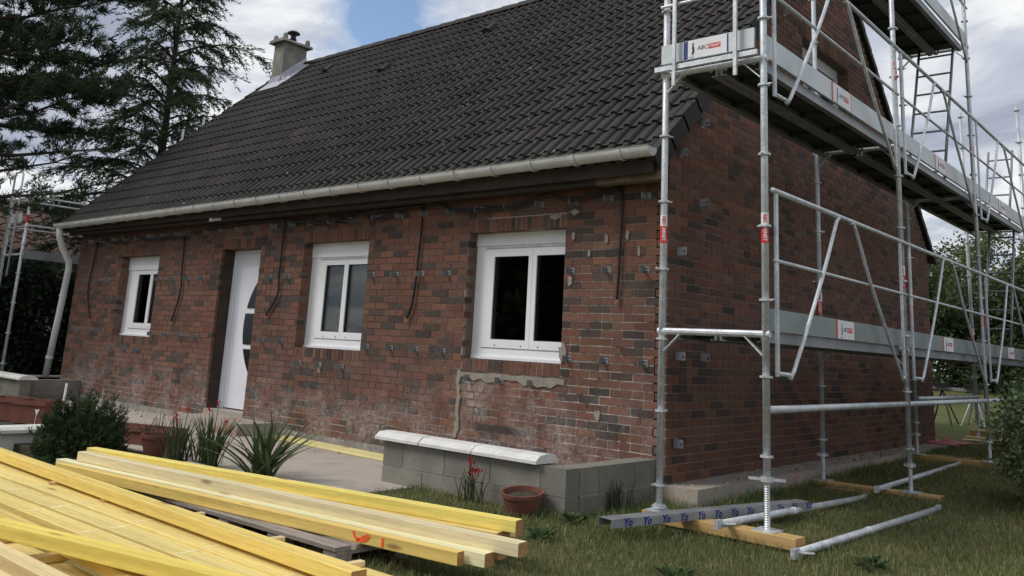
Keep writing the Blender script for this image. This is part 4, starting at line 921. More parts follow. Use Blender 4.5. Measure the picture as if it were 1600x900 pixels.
# ------------------------------------------------------------------ timber piles
gb = 'battens stacked on the grey pallet'
def off(a, b, w):      # turn back-edge points into centre-line points
    a, b = np.array(a, float), np.array(b, float); d = (b-a)[:2]; d /= np.linalg.norm(d); n_ = np.array([d[1], -d[0], 0]); return a+n_*w/2, b+n_*w/2
for (a, b, w, h, c, lab) in [
    ((-2.85, -3.22, 0.128), (0.68, -2.60, 0.122), 0.075, 0.062, (0.78, 0.60, 0.15), 'bright yellow batten on the top layer of the pallet stack, nearest the plants'),
    ((-2.67, -3.36, 0.128), (1.02, -2.98, 0.118), 0.075, 0.062, (0.72, 0.58, 0.34), 'pale batten on the top layer of the pallet stack, its right end overhanging most'),
    ((-2.75, -3.20, 0.062), (0.60, -2.60, 0.060), 0.14, 0.060, (0.66, 0.46, 0.15), 'dirt-stained yellow batten under the bright yellow one on the pallet'),
    ((-2.70, -3.30, 0.062), (0.83, -2.90, 0.060), 0.075, 0.060, (0.66, 0.48, 0.19), 'batten squeezed under the pale batten on the pallet'),
    ((-2.83, -3.43, 0.064), (0.89, -3.06, 0.060), 0.075, 0.062, (0.76, 0.66, 0.38), 'pale yellow batten in the lower layer of the pallet stack'),
    ((-2.65, -3.53, 0.063), (0.79, -3.16, 0.058), 0.05, 0.060, (0.70, 0.47, 0.13), 'yellow batten with orange spray marks at the front of the pallet stack'),
    ((-2.4, -3.12, 0.060), (0.55, -2.45, 0.058), 0.07, 0.058, (0.6, 0.42, 0.15), 'lower batten at the back of the pallet stack')]:
    A, B = off(a, b, w); tb_ = timber(A, B, w, h, c, lab, gb)
    if 'spray' in lab:
        d = (B-A)/np.linalg.norm(B-A); r_ = np.cross(d, (0, 0, 1)); m = MB(); u_ = np.cross(r_, d)
        base = A+d*(np.linalg.norm(B-A)-0.66)+r_*(w/2+0.0016)
        def stroke(pts, wd):
            for i in range(len(pts)-1):
                p, q = (base+d*x+u_*z_ for x, z_ in (pts[i], pts[i+1])); m.bar(p, q, wd, 0.0012, up=r_)
        stroke([(0.0, -0.006), (0.012, -0.03), (0.05, -0.046), (0.09, -0.038), (0.115, -0.014)], 0.014); stroke([(0.022, -0.05), (0.06, -0.03), (0.105, -0.01)], 0.012); stroke([(0.20, -0.008), (0.20, -0.052)], 0.016)
        q = m.build('spray_mark', 'spray'); q.parent = tb_; q.matrix_parent_inverse = tb_.matrix_world.inverted()
# pallet
pl_ = thing('pallet', (-1.2, -3.1, -0.12), 'weathered grey wooden pallet under the rear batten stack', 'pallet')
px0, px1 = -2.75, 0.19
for i in range(7):
    y0 = -3.43+i*0.135
    m = MB(); m.box(px0, px1, y0, y0+0.10, -0.022, -0.001, jit=0.002); child(pl_, m.build('deck_board', 'oldwood'))
for i in range(7):
    x0 = px0+(px1-px0-0.10)*i/6
    m = MB(); m.box(x0, x0+0.10, -3.42, -2.53, -0.042, -0.0225); child(pl_, m.build('cross_board', 'oldwood'))
    for y0 in (-3.42, -3.03, -2.64): m = MB(); m.box(x0+0.002, x0+0.098, y0, y0+0.10, -0.098, -0.0425); child(pl_, m.build('pallet_block', 'oldwood'))
for y0 in (-3.42, -3.03, -2.64): m = MB(); m.box(px0, px1, y0-0.001, y0+0.101, -0.118, -0.0985); child(pl_, m.build('runner', 'oldwood'))
# near pile: lower and upper layers
gn = 'timbers of the near pile'
def flat(y, w, x0, x1, z_, c, lab, h=0.045, dy=0.0, name='timber_plank'):
    return timber((x0, y, z_), (x1, y+dy, z_), w, h, c, lab, gn, name)
LOWL = 'yellow plank in the lower layer of the near pile'
for i in range(9):
    y = -3.95-i*0.168; flat(y, 0.150 if i % 3 else 0.135, -3.3+random.uniform(-.2, .2), 1.05+random.uniform(-.05, .15), -0.004 if i < 4 else 0.028, (0.70+random.uniform(-.05, .05), 0.53, 0.19), LOWL, dy=random.uniform(-0.03, 0.02))
for i, x in enumerate((-2.6, -1.7, -0.8, 0.1, 0.85)):
    timber((x, -3.84, -0.05), (x+0.02, -5.45, -0.05), 0.06, 0.05, (0.62, 0.46, 0.20), 'bearer batten lying crosswise beneath the near pile', 'bearers under the near pile', 'bearer_batten')
for i, x in enumerate((-2.3, -1.63, -0.98, -0.36, 0.30, 0.92)):
    timber((x, -3.80, 0.052), (x+0.012, -4.50, 0.052), 0.035, 0.05, (0.68, 0.50, 0.24), 'thin sticker batten lying crosswise between plank layers of the near pile', 'stickers in the near pile', 'sticker_batten')
for (yc, w, c, dy, x0, x1), pos in zip(((-3.875, 0.15, (0.72, 0.53, 0.17), -0.03, -3.4, 1.06), (-4.060, 0.200, (0.74, 0.55, 0.19), -0.045, -3.4, 1.25), (-4.240, 0.135, (0.74, 0.56, 0.20), -0.01, -3.3, 1.4), (-4.380, 0.122, (0.73, 0.53, 0.17), -0.015, -3.3, 1.3)), ('under the thick edge batten', 'beside the thick edge batten', 'between the widest plank and the darker plank', 'next to the slanting batten')):
    zt_ = 0.100+random.choice((-0.004, 0.0, 0.004, 0.007)); pk = flat(yc, w-0.011, x0, x1, zt_, c, 'yellow plank lying flat on the near pile '+pos, h=0.046, dy=dy)
    for xm in (-1.55, -0.95, -0.36, 0.26, 0.82):
        m = MB(); xl = xm-(x0+x1)/2+random.uniform(-0.02, 0.02); m.box(xl-0.011, xl+0.011, -w/2+0.012, w/2-0.012, 0.0003, 0.0008); q = m.build('pale_stripe', 'palewood'); q.parent = pk
timber((-3.2, -4.465, 0.098), (1.35, -4.60, 0.098), 0.06, 0.044, (0.70, 0.47, 0.13), 'narrow yellow batten under the slanting batten on the near pile', gn, 'timber_batten')
for x in (-1.55, -0.92, -0.34, 0.32, 0.86):
    timber((x, -3.89 if x < -0.5 else -3.84, 0.124), (x+0.01, -4.075, 0.124), 0.035, 0.022, (0.72, 0.52, 0.26), 'short spacer stick poking out beneath the edge batten of the near pile', 'spacer sticks of the near pile', 'spacer_stick')
timber((-3.5, -3.945, 0.180), (1.156, -4.111, 0.180), 0.070, 0.056, (0.73, 0.51, 0.14), 'thick yellow edge batten along the back of the near pile, brown end showing', None, 'timber_batten')
timber((-2.6, -5.215, 0.172), (2.05, -4.235, 0.172), 0.075, 0.058, (0.80, 0.58, 0.12), 'bright yellow batten lying slantwise on top of the near pile', None, 'timber_batten')
timber((-2.6, -4.825, 0.128), (1.5, -4.86, 0.128), 0.075, 0.062, (0.75, 0.55, 0.27), 'pale batten on the near pile beside its plank recess', None, 'timber_batten')
timber((-2.4, -4.985, 0.128), (1.6, -5.00, 0.128), 0.075, 0.062, (0.74, 0.52, 0.24), 'pale batten at the camera edge of the near pile', None, 'timber_batten') if False else timber((-2.4, -4.985, 0.128), (1.6, -5.00, 0.128), 0.075, 0.062, (0.74, 0.52, 0.24), 'pale orange batten along the front edge of the near pile', None, 'timber_batten')
for x in (-0.645, -0.185, 0.55, 1.1):
    timber((x, -4.52, 0.064), (x+0.03, -5.12, 0.064), 0.045, 0.034, (0.66, 0.44, 0.17), 'crosswise spacer batten in the recess of the near pile', 'crosswise spacers of the near pile', 'spacer_batten')

# ------------------------------------------------------------------ plants
def tri_leaves(centers, dirs, lens, widths, cols, name, mat, parent, kind=None, twist=True):
    """diamond-shaped leaves as quads"""
    n = len(centers); c = np.asarray(centers); d = np.asarray(dirs); d = d/(np.linalg.norm(d, axis=1, keepdims=True)+1e-9)
    rv = rng.normal(size=(n, 3)); s = np.cross(d, rv); s /= np.linalg.norm(s, axis=1, keepdims=True)+1e-9
    l = np.asarray(lens).reshape(-1, 1); w = np.asarray(widths).reshape(-1, 1)
    V = np.stack([c, c+d*l*0.45+s*w*0.5, c+d*l, c+d*l*0.45-s*w*0.5], 1).reshape(-1, 3)
    F = np.arange(4*n).reshape(-1, 4)
    return fast_mesh(name, V, F, cols, mat, parent, kind)
def vary(n, base, a=0.25, hue=0.12):
    b = np.array(base)[None]*(1+rng.uniform(-a, a, (n, 1))); b = b*(1+rng.uniform(-hue, hue, (n, 3))); return np.clip(b, 0.003, 1)
def blades(name, base_pts, heights, lean, width, cols, mat, parent=None, kind=None, segs=2):
    n = len(base_pts); b = np.asarray(base_pts); h = np.asarray(heights).reshape(-1, 1); ang = rng.uniform(0, 2*np.pi, n)
    ld = np.stack([np.cos(ang), np.sin(ang), np.zeros(n)], 1)*np.asarray(lean).reshape(-1, 1)
    a2 = rng.uniform(0, 2*np.pi, n); sd = np.stack([np.cos(a2), np.sin(a2), np.zeros(n)], 1)*np.asarray(width).reshape(-1, 1)/2
    up = np.array([[0, 0, 1.0]]); m1 = b+ld*h*0.30+up*h*0.6; t = b+ld*h+up*h*(1-0.35*np.asarray(lean).reshape(-1, 1))
    V = np.stack([b-sd, b+sd, m1+sd*0.75, m1-sd*0.75, t], 1).reshape(-1, 3); k = np.arange(n)*5
    me = bpy.data.meshes.new(name); me.vertices.add(5*n); me.vertices.foreach_set('co', V.astype(np.float32).ravel())
    li = np.stack([k, k+1, k+2, k+3, k+3, k+2, k+4], 1).astype(np.int32).ravel()
    me.loops.add(7*n); me.loops.foreach_set('vertex_index', li); me.polygons.add(2*n)
    ls = np.stack([np.arange(n)*7, np.arange(n)*7+4], 1).astype(np.int32).ravel(); me.polygons.foreach_set('loop_start', ls); me.update(calc_edges=True)
    at = me.color_attributes.new('col', 'FLOAT_COLOR', 'CORNER'); cc = np.ones((7*n, 4), np.float32); cc[:, :3] = np.repeat(np.asarray(cols), 7, axis=0); at.data.foreach_set('color', cc.ravel())
    o = link(name, me, mat, parent)
    if kind: o['kind'] = kind
    return o
# lawn grass: dense near the camera, thinner away
def grass_points(n, x0, x1, y0, y1):
    p = np.stack([rng.uniform(x0, x1, n), rng.uniform(y0, y1, n)], 1)
    x, y = p[:, 0], p[:, 1]
    ok = ~((x > -0.30) & (x < 0.33) & (y > -0.05)) & ~((x < 0.0) & (y > -1.22)) & ~((x < -1.55) & (y > -2.8))
    return p[ok]
gp = np.concatenate([grass_points(120000, -2.3, 3.4, -4.2, 1.5), grass_points(52000, 0.2, 3.2, 1.5, 7.5), grass_points(14000, -1.5, 3.0, 7.5, 15)])
gzv = gzn(gp[:, 0], gp[:, 1]); nG = len(gp)
patch = 0.5+0.5*np.sin(gp[:, 0]*2.3+1.1*np.sin(gp[:, 1]*1.9))*np.cos(gp[:, 1]*2.7+0.8*np.sin(gp[:, 0]*3.1))
dry = rng.uniform(0, 1, nG) < 0.10+0.34*patch
colg = np.where(dry[:, None], vary(nG, (0.29, 0.258, 0.13), 0.3), vary(nG, (0.148, 0.168, 0.066), 0.35))
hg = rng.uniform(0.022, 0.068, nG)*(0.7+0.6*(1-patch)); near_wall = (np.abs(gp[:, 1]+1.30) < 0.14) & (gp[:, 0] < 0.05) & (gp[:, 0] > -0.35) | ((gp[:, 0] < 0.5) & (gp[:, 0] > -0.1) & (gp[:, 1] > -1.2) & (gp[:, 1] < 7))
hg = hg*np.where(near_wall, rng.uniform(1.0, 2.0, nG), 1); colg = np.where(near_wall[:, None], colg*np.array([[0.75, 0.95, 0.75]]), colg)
far = 1+0.10*np.clip(gp[:, 1], 0, 15)
o = blades('grass', np.column_stack([gp, gzv-0.004]), hg, rng.uniform(0.15, 0.95, nG), 0.0042*far, colg, 'grass', None, 'stuff')
tag(o, 'short patchy green and straw coloured grass of the lawn', 'grass')

def tuft(name, label, cat, x, y, z, n, h, spread, width, base, group=None, flowers=0):
    t = thing(name, (x, y, z), label, cat, group)
    V = []; F = []; C_ = []; segs = 6
    for i in range(n):
        a = random.uniform(0, 2*math.pi); le = random.uniform(0.05, spread); hh = h*random.uniform(0.55, 1.0); w_ = width*random.uniform(0.7, 1.1)
        b0 = np.array([random.gauss(0, 0.05), random.gauss(0, 0.05), 0]); dr_ = np.array([math.cos(a), math.sin(a), 0]); sd = np.array([-dr_[1], dr_[0], 0]); tw = random.uniform(0, math.pi); sd = sd*math.cos(tw)+dr_*math.sin(tw)*0.8
        k0 = len(V)
        for s in range(segs+1):
            q = s/segs; p = b0+dr_*hh*le*q**1.4+np.array([0, 0, hh*q*(1-0.22*le*q)]); ww = w_*(0.55+0.45*min(1, q*4))*(1-q**3)+0.0008; V += [p-sd*ww/2, p+sd*ww/2]
        F += [(k0+2*s, k0+2*s+1, k0+2*s+3, k0+2*s+2) for s in range(segs)]; k = random.uniform(0.7, 1.3); C_ += [tuple(c*k for c in base)]*segs
    fast_mesh('leaf_blades', np.array(V), np.array(F), np.array(C_), 'leaf', t, 'stuff')
    for i in range(flowers):
        a = random.uniform(0, 2*math.pi); rr = spread*h*random.uniform(0.1, 0.5); hh = h*random.uniform(0.75, 1.08); p = np.array([rr*math.cos(a), rr*math.sin(a), hh])
        m = MB(); m.tube([(0, 0, 0), p*0.5+np.array([0, 0, 0.03]), p], 0.003, 5, base); m.build('flower_stem', 'leaf', t)
        n_ = 12; c = p+rng.normal(0, 0.012, (n_, 3)); tri_leaves(c, rng.normal(size=(n_, 3)), rng.uniform(0.015, 0.03, n_), rng.uniform(0.012, 0.02, n_), np.ones((n_, 3)), 'bloom', 'flower', t)
    return t
tuft('sword_leaf_plant', 'clump of broad sword-shaped green leaves in front of the terrace board', 'plant', -2.55, -1.98, -0.16, 70, 0.62, 1.35, 0.040, (0.10, 0.135, 0.055))
tuft('sword_leaf_plant', 'grassy clump with small red flowers beside the sword-leaved plant', 'plant', -3.30, -2.02, -0.16, 95, 0.52, 0.6, 0.020, (0.075, 0.100, 0.040), None, 3)
tuft('sword_leaf_plant', 'thin grassy clump with red flowers behind the terracotta pots', 'plant', -3.75, -2.05, -0.16, 80, 0.46, 0.7, 0.016, (0.070, 0.090, 0.040), None, 3)
tuft('sword_leaf_plant', 'small dark spiky plant between shrub and terracotta pots', 'plant', -4.72, -1.78, -0.14, 26, 0.36, 0.55, 0.016, (0.050, 0.070, 0.035))
tuft('red_flower_plant', 'small plant with red flowers growing against the coped block wall', 'plant', -0.86, -1.32, -0.145, 24, 0.30, 0.5, 0.012, (0.070, 0.085, 0.035), None, 6)
tuft('wall_weed', 'dark leafy weed climbing the bare block wall near the house corner', 'weed', -0.045, -0.62, -0.14, 34, 0.26, 0.35, 0.014, (0.060, 0.075, 0.035))
def weed_leafy(label, x, y, r, n, base):
    z = float(gzn(x, y)); t = thing('lawn_weed', (x, y, z), label, 'weed', 'broad-leaved weeds in the lawn')
    a = rng.uniform(0, 2*np.pi, n); c = np.stack([np.cos(a)*r*rng.uniform(0, 0.8, n), np.sin(a)*r*rng.uniform(0, 0.8, n), rng.uniform(0.0, 0.06, n)], 1)
    dv = np.stack([np.cos(a), np.sin(a), rng.uniform(0.2, 1.0, n)], 1); tri_leaves(c, dv, rng.uniform(0.03, 0.07, n), rng.uniform(0.015, 0.03, n), vary(n, base, 0.3), 'leaves', 'leaf', t)
for (x, y, lab) in ((0.30, -1.95, 'low green weed tuft in the lawn between terracotta bowl and batten ends'), (1.30, -2.1, 'low green weed tuft in open grass before the corner sole'),
                    (1.9, -0.9, 'low green weed tuft on the lawn beyond the loose tube end'), (0.12, -1.36, 'low green weed tuft at the outer corner of the block wall')): weed_leafy(lab, x, y, 0.09, 90, (0.075, 0.115, 0.045))

# pots and planters
def round_pot(label, x, y, z, r, h, tilt=0.0):
    t = thing('terracotta_pot', (x, y, z), label, 'pot', 'terracotta pots'); t.rotation_euler = (tilt, 0, 0.3)
    m = MB(); m.lathe([(0.0, 0), (r*0.72, 0), (r*0.95, h*0.82), (r, h*0.82), (r*1.02, h), (r*0.92, h), (r*0.86, h*0.6), (0, h*0.6)], 0, 0, 24); m.build('pot_body', 'terracotta', t, smooth=False)
    m = MB(); m.lathe([(r*0.87, h*0.78), (0.0, h*0.80)], 0, 0, 20); m.build('soil', 'soil', t)
round_pot('brown terracotta bowl tipped against the coped block wall beyond the battens', -0.33, -1.36, -0.13, 0.15, 0.15, 0.12)
round_pot('round terracotta pot behind the grassy flower clump', -4.22, -1.98, -0.155, 0.17, 0.19)
def trough(label, x, y, z, l, w, h, rot):
    t = thing('plant_trough', (x, y, z), label, 'planter', 'terracotta troughs'); t.rotation_euler = (0, 0, rot); m = MB(); e = 0.02
    for (a, b, c, d) in ((-l/2, l/2, -w/2, -w/2+e), (-l/2, l/2, w/2-e, w/2), (-l/2, -l/2+e, -w/2+e, w/2-e), (l/2-e, l/2, -w/2+e, w/2-e)): m.box(a, b, c, d, 0, h)
    m.box(-l/2+e, l/2-e, -w/2+e, w/2-e, 0, 0.03); m.build('trough_body', 'terracotta', t)
    m = MB(); o_ = 0.018
    for (a, b, c, d) in ((-l/2-o_, l/2+o_, -w/2-o_, -w/2-0.001), (-l/2-o_, l/2+o_, w/2+0.001, w/2+o_), (-l/2-o_, -l/2-0.001, -w/2, w/2), (l/2+0.001, l/2+o_, -w/2, w/2)): m.box(a, b, c, d, h-0.045, h+0.004)
    m.build('trough_rim', 'terracotta', t); m = MB(); m.box(-l/2+e, l/2-e, -w/2+e, w/2-e, 0.03, h-0.06); m.build('soil', 'soil', t)
trough('long terracotta trough between dark shrub and round pot', -4.95, -1.72, -0.145, 0.75, 0.22, 0.17, 0.35)
trough('terracotta trough with small label in front of the far coped wall', -7.25, -1.88, -0.145, 0.42, 0.30, 0.25, 0.5)
trough('second terracotta trough beside the one with a label', -7.75, -2.02, -0.145, 0.40, 0.30, 0.25, 0.5)
m = MB(); m.prism([(-0.03, 0), (0.0, -0.07), (0.03, 0)], (-7.045, -1.965, 0.02), (math.cos(0.5), math.sin(0.5), 0), (0, 0, 1), (0.003, -0.003, 0)); m.tube([(-7.045, -1.97, -0.05), (-7.05, -1.97, -0.145)], 0.004, 5)
tag(m.build('plant_label', 'sticker'), 'small white triangular plant label in front of the terracotta trough', 'plant label')
m = MB(); m.bar((-9.9, -0.45, -0.144), (-9.95, -0.42, 0.13), 0.025, 0.02, up=(1, 0, 0)); tag(m.build('wooden_stake', 'timber'), 'short pale stake leaning against the far block wall', 'stake')

def sprays(name, n, centers, dirs, L_, parent, base, mat='needle', per=9, wd=0.006, spread=0.5, nl=(0.05, 0.09), droop=0.0):
    """foliage twigs: each centre carries `per` needle leaves along a short twig"""
    c = np.repeat(np.asarray(centers), per, axis=0); d = np.repeat(np.asarray(dirs)/(np.linalg.norm(dirs, axis=1, keepdims=True)+1e-9), per, axis=0)
    t = rng.uniform(0, 1, (len(c), 1)); c = c+d*t*np.repeat(np.asarray(L_).reshape(-1, 1), per, axis=0); c[:, 2] -= droop*(t[:, 0]**2)
    dv = d+rng.normal(0, spread, c.shape); k = len(c)
    tone = np.repeat(rng.uniform(0.6, 1.4, (n, 1)), per, axis=0)
    return tri_leaves(c, dv, rng.uniform(*nl, k), rng.uniform(0.7, 1.3, k)*wd, vary(k, base, 0.25)*tone, name, mat, parent)
# dark conifer shrub by the terrace
t = thing('conifer_shrub', (-4.62, -2.52, -0.25), 'dark green bushy conifer shrub between white wall and terracotta pots', 'shrub')
n = 1500; u = rng.normal(size=(n, 3)); u /= np.linalg.norm(u, axis=1, keepdims=True); u[:, 2] = np.abs(u[:, 2])*1.0; rr = rng.uniform(0.25, 1.0, (n, 1))**0.5
lob = 1+0.22*np.sin(4*np.arctan2(u[:, 1], u[:, 0])+3*u[:, 2])[:, None]
pc = u*rr*lob*np.array([[0.34, 0.34, 0.48]]); sprays('foliage', n, pc, u+np.array([[0, 0, 0.5]]), rng.uniform(0.06, 0.14, n), t, (0.062, 0.092, 0.042), per=26, wd=0.009, spread=0.55, nl=(0.03, 0.06))
m = MB()
for i in range(7): a = i*0.9; m.tube([(0, 0, 0), (0.12*math.cos(a), 0.12*math.sin(a), 0.2), (0.3*math.cos(a), 0.3*math.sin(a), 0.4)], [0.02, 0.013, 0.005], 6)
m.build('trunk', 'bark', t)
# ------------------------------------------------------------------ trees
def rnd_dir(az, el): return np.array([math.cos(az)*math.cos(el), math.sin(az)*math.cos(el), math.sin(el)])
def pine(x, y, z, H_, label):
    t = thing('pine_tree', (x, y, z), label, 'tree'); m = MB(); m.tube([(0, 0, 0), (0.1, 0.05, H_*0.4), (0.0, 0.1, H_*0.75), (0.05, 0.0, H_)], [0.28, 0.22, 0.14, 0.03], 10)
    cs_, ds_ = [], []
    for i in range(62):
        h = 2.9+(H_-3.1)*(i/61)**0.9; az = i*2.4+random.uniform(-0.4, 0.4); ln = (4.6-2.6*((h-2.9)/(H_-2.9))**1.5)*random.uniform(0.8, 1.12); el = random.uniform(-0.10, 0.22)
        d = rnd_dir(az, el); side = np.array([-d[1], d[0], 0]); p0 = np.array([0, 0, h]); pts = [p0]
        for s in range(1, 6): q = s/5; pts.append(p0+d*ln*q+side*random.uniform(-0.15, 0.15)*q+np.array([0, 0, 0.35*q*q-0.15*q+random.uniform(-0.05, 0.05)]))
        m.tube(pts, [0.055, 0.045, 0.036, 0.026, 0.017, 0.008], 6)
        low = h < 4.6; nsub = 22 if not low else 11
        for k in range(nsub):
            q = random.uniform(0.30 if not low else 0.42, 1.0); p = np.array(pts[int(q*5)])*(1-(q*5) % 1)+np.array(pts[min(5, int(q*5)+1)])*((q*5) % 1)
            sd_ = rnd_dir(az+random.choice((-1, 1))*random.uniform(0.4, 1.2), random.uniform(-0.2, 0.5)); l2 = random.uniform(0.35, 0.95)*(1.15-0.5*q); e = p+sd_*l2; m.tube([p, (p+e)/2+np.array([0, 0, 0.04]), e], [0.012, 0.008, 0.004], 4)
            nt_ = random.randint(4, 7) if not low else random.randint(2, 4)
            for j in range(nt_): tt = random.uniform(0.35, 1.05); pp = p+sd_*l2*tt+rng.normal(0, 0.06, 3); cs_.append(pp); ds_.append(sd_+np.array([0, 0, 0.4])+rng.normal(0, 0.35, 3))
    m.build('trunk', 'bark', t)
    cs_, ds_ = np.array(cs_), np.array(ds_); sprays('crown', len(cs_), cs_, ds_, rng.uniform(0.08, 0.2, len(cs_)), t, (0.052, 0.080, 0.042), per=30, wd=0.019, spread=0.75, nl=(0.11, 0.19))
pine(-16.0, -1.1, -0.15, 9.6, 'big dark pine with long bare lower limbs beyond the left end of the house')
def cedar(x, y, z, H_, label):
    t = thing('conifer_tree', (x, y, z), label, 'tree'); m = MB(); m.tube([(0, 0, 0), (0.05, 0.02, H_*0.5), (0, 0, H_)], [0.15, 0.09, 0.02], 9)
    cs_, ds_, ll = [], [], []
    for i in range(95):
        h = 2.4+(H_-2.6)*(i/94); az = i*2.4+random.uniform(-0.5, 0.5); ln = max(0.3, 2.7*(1-(h-2.4)/(H_-1.2))**0.75)*random.uniform(0.7, 1.15)
        if 57 <= i <= 60 and math.cos(az-0.71) > 0: ln *= 1.45
        d = rnd_dir(az, 0.18); p0 = np.array([0, 0, h]); pts = [p0+d*ln*q+np.array([0, 0, 0.22*ln*math.sin(q*2.2)-0.30*ln*q*q]) for q in (0, 0.25, 0.5, 0.75, 1)]
        m.tube(pts, [0.035, 0.027, 0.02, 0.012, 0.005], 5)
        for k in range(int(20*ln)+4):
            q = random.uniform(0.15, 1)*4; a_ = int(min(q, 3.999)); p = pts[a_]*(1-(q-a_))+pts[min(4, a_+1)]*(q-a_); sd_ = rnd_dir(az+random.choice((-1, 1))*random.uniform(0.3, 1.1), random.uniform(-0.7, 0.1))
            cs_.append(p); ds_.append(sd_); ll.append(random.uniform(0.25, 0.6)*(0.5+0.4*ln))
    m.build('trunk', 'bark', t); n = len(cs_)
    sprays('crown', n, np.array(cs_), np.array(ds_), np.array(ll), t, (0.062, 0.094, 0.048), per=46, wd=0.021, spread=0.5, nl=(0.05, 0.12), droop=0.16)
cedar(-16.6, 3.85, -0.15, 11.6, 'slender conifer with drooping twigs standing behind the roof near the chimney')
def leaf_mass(name, label, cat, cx_, cy_, z0, lx, ly, hz, n, size, base, rot=0.0, top_var=0.25, group=None, blobs=40, mat='leaf', light=(0.12, 0.14, 0.045), shape='box', trunks=6):
    """leafy mass: leaves clustered round many twig centres filling a box-shaped or dome-shaped volume"""
    t = thing(name, (cx_, cy_, z0), label, cat, group); t.rotation_euler = (0, 0, rot)
    if shape == 'box':
        b = np.stack([rng.uniform(-lx, lx, blobs), rng.uniform(-ly, ly, blobs), rng.uniform(0.02, 1, blobs)*hz*(1+top_var*np.sin(rng.uniform(0, 6, blobs)))], 1)
        b[:, 2] = rng.uniform(0.0, 1.0, blobs)**0.8*hz*(1+top_var*np.sin(b[:, 0]*1.7)*np.cos(b[:, 0]*0.9+1))
    else:
        u = rng.normal(size=(blobs, 3)); u /= np.linalg.norm(u, axis=1, keepdims=True); b = u*rng.uniform(0.3, 1, (blobs, 1))**0.45*np.array([[lx, ly, hz/2]]); b[:, 2] += hz/2
    br = rng.uniform(0.5, 1.2, blobs)*(0.16*(lx*ly*hz)**(1/3)+0.05); k = rng.integers(0, blobs, n); dvec = rng.normal(size=(n, 3)); dvec /= np.linalg.norm(dvec, axis=1, keepdims=True)
    c = b[k]+dvec*br[k][:, None]*rng.uniform(0.2, 1.0, (n, 1)); c[:, 2] = np.maximum(c[:, 2], 0.01)
    lt = rng.uniform(0, 1, n) < 0.18; cols = np.where(lt[:, None], vary(n, light, 0.3), vary(n, base, 0.35)); tone = rng.uniform(0.7, 1.3, blobs)[k][:, None]
    tri_leaves(c, dvec+rng.normal(0, 0.8, (n, 3)), rng.uniform(0.7, 1.3, n)*size, rng.uniform(0.35, 0.7, n)*size, cols*tone, 'foliage', mat, t)
    m = MB()
    for i in range(trunks):
        x = (rng.uniform(-lx, lx) if shape == 'box' else rng.normal(0, 0.15*lx)); y = rng.uniform(-ly, ly)*0.3
        for j in range(3): e = b[rng.integers(0, blobs)]; m.tube([(x, y, 0), (x*0.6+e[0]*0.4, y*0.6+e[1]*0.4, e[2]*0.5), tuple(e)], [0.03, 0.02, 0.006], 5)
    m.build('stems', 'bark', t); return t
# right side: bush near scaffold, hedge and trees behind
leaf_mass('garden_bush', 'leafy green garden bush with small glossy leaves at the lawn edge facing the scaffold', 'bush', 2.45, 2.75, -0.12, 0.62, 0.9, 1.15, 24000, 0.045, (0.13, 0.18, 0.08), 0, blobs=170, shape='dome', light=(0.30, 0.34, 0.20))
leaf_mass('garden_bush', 'taller pale green bush behind the lawn-edge bush', 'bush', 2.0, 7.2, 0.0, 0.8, 1.2, 1.35, 14000, 0.06, (0.11, 0.145, 0.055), 0, blobs=140, shape='dome', light=(0.13, 0.15, 0.05))
leaf_mass('hedge', 'tall overgrown green hedge closing the back garden', 'hedge', -0.6, 16.6, 0.55, 7.0, 1.1, 2.7, 95000, 0.11, (0.065, 0.096, 0.040), 0.0, 0.10, blobs=1100, light=(0.085, 0.105, 0.032))
leaf_mass('background_tree', 'light green loose treetop rising above the back hedge beside the gable end', 'tree', -1.6, 18.6, 0.7, 1.6, 1.4, 4.0, 18000, 0.11, (0.11, 0.14, 0.05), 0, blobs=160, shape='dome', light=(0.14, 0.15, 0.045))
leaf_mass('background_tree', 'green treetop rising above the hedge beyond the last scaffold posts', 'tree', 1.1, 18.4, 0.7, 1.7, 1.4, 3.55, 18000, 0.11, (0.095, 0.125, 0.045), 0, blobs=160, shape='dome', light=(0.13, 0.15, 0.045))
leaf_mass('background_tree', 'dark green treetop behind the hedge on the far right of the garden', 'tree', 3.9, 18.2, 0.7, 1.8, 1.4, 3.6, 12000, 0.10, (0.040, 0.060, 0.024), 0, blobs=140, shape='dome')
leaf_mass('background_tree', 'broad dark tree added unseen opposite the house to darken the corner window reflections', 'tree', -12.5, -14.5, -0.2, 4.2, 4.2, 6.5, 26000, 0.42, (0.085, 0.11, 0.055), 0, blobs=170, shape='dome')  # unseen tree added behind the camera so the corner panes reflect dark
# left side: hedge below the neighbour's roof and a pale tree
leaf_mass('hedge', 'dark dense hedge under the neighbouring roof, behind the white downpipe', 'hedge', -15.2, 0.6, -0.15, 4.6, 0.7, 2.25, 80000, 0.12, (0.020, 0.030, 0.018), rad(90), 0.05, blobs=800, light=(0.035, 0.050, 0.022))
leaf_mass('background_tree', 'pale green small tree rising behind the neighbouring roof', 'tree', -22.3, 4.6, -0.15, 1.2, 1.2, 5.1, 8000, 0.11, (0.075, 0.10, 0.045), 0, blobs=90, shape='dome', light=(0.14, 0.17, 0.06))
leaf_mass('background_tree', 'dark green tree filling the gap behind the neighbouring roof', 'tree', -23.5, 1.2, -0.15, 2.2, 2.6, 5.0, 12000, 0.12, (0.035, 0.05, 0.026), 0, blobs=140, shape='dome', light=(0.07, 0.09, 0.04))

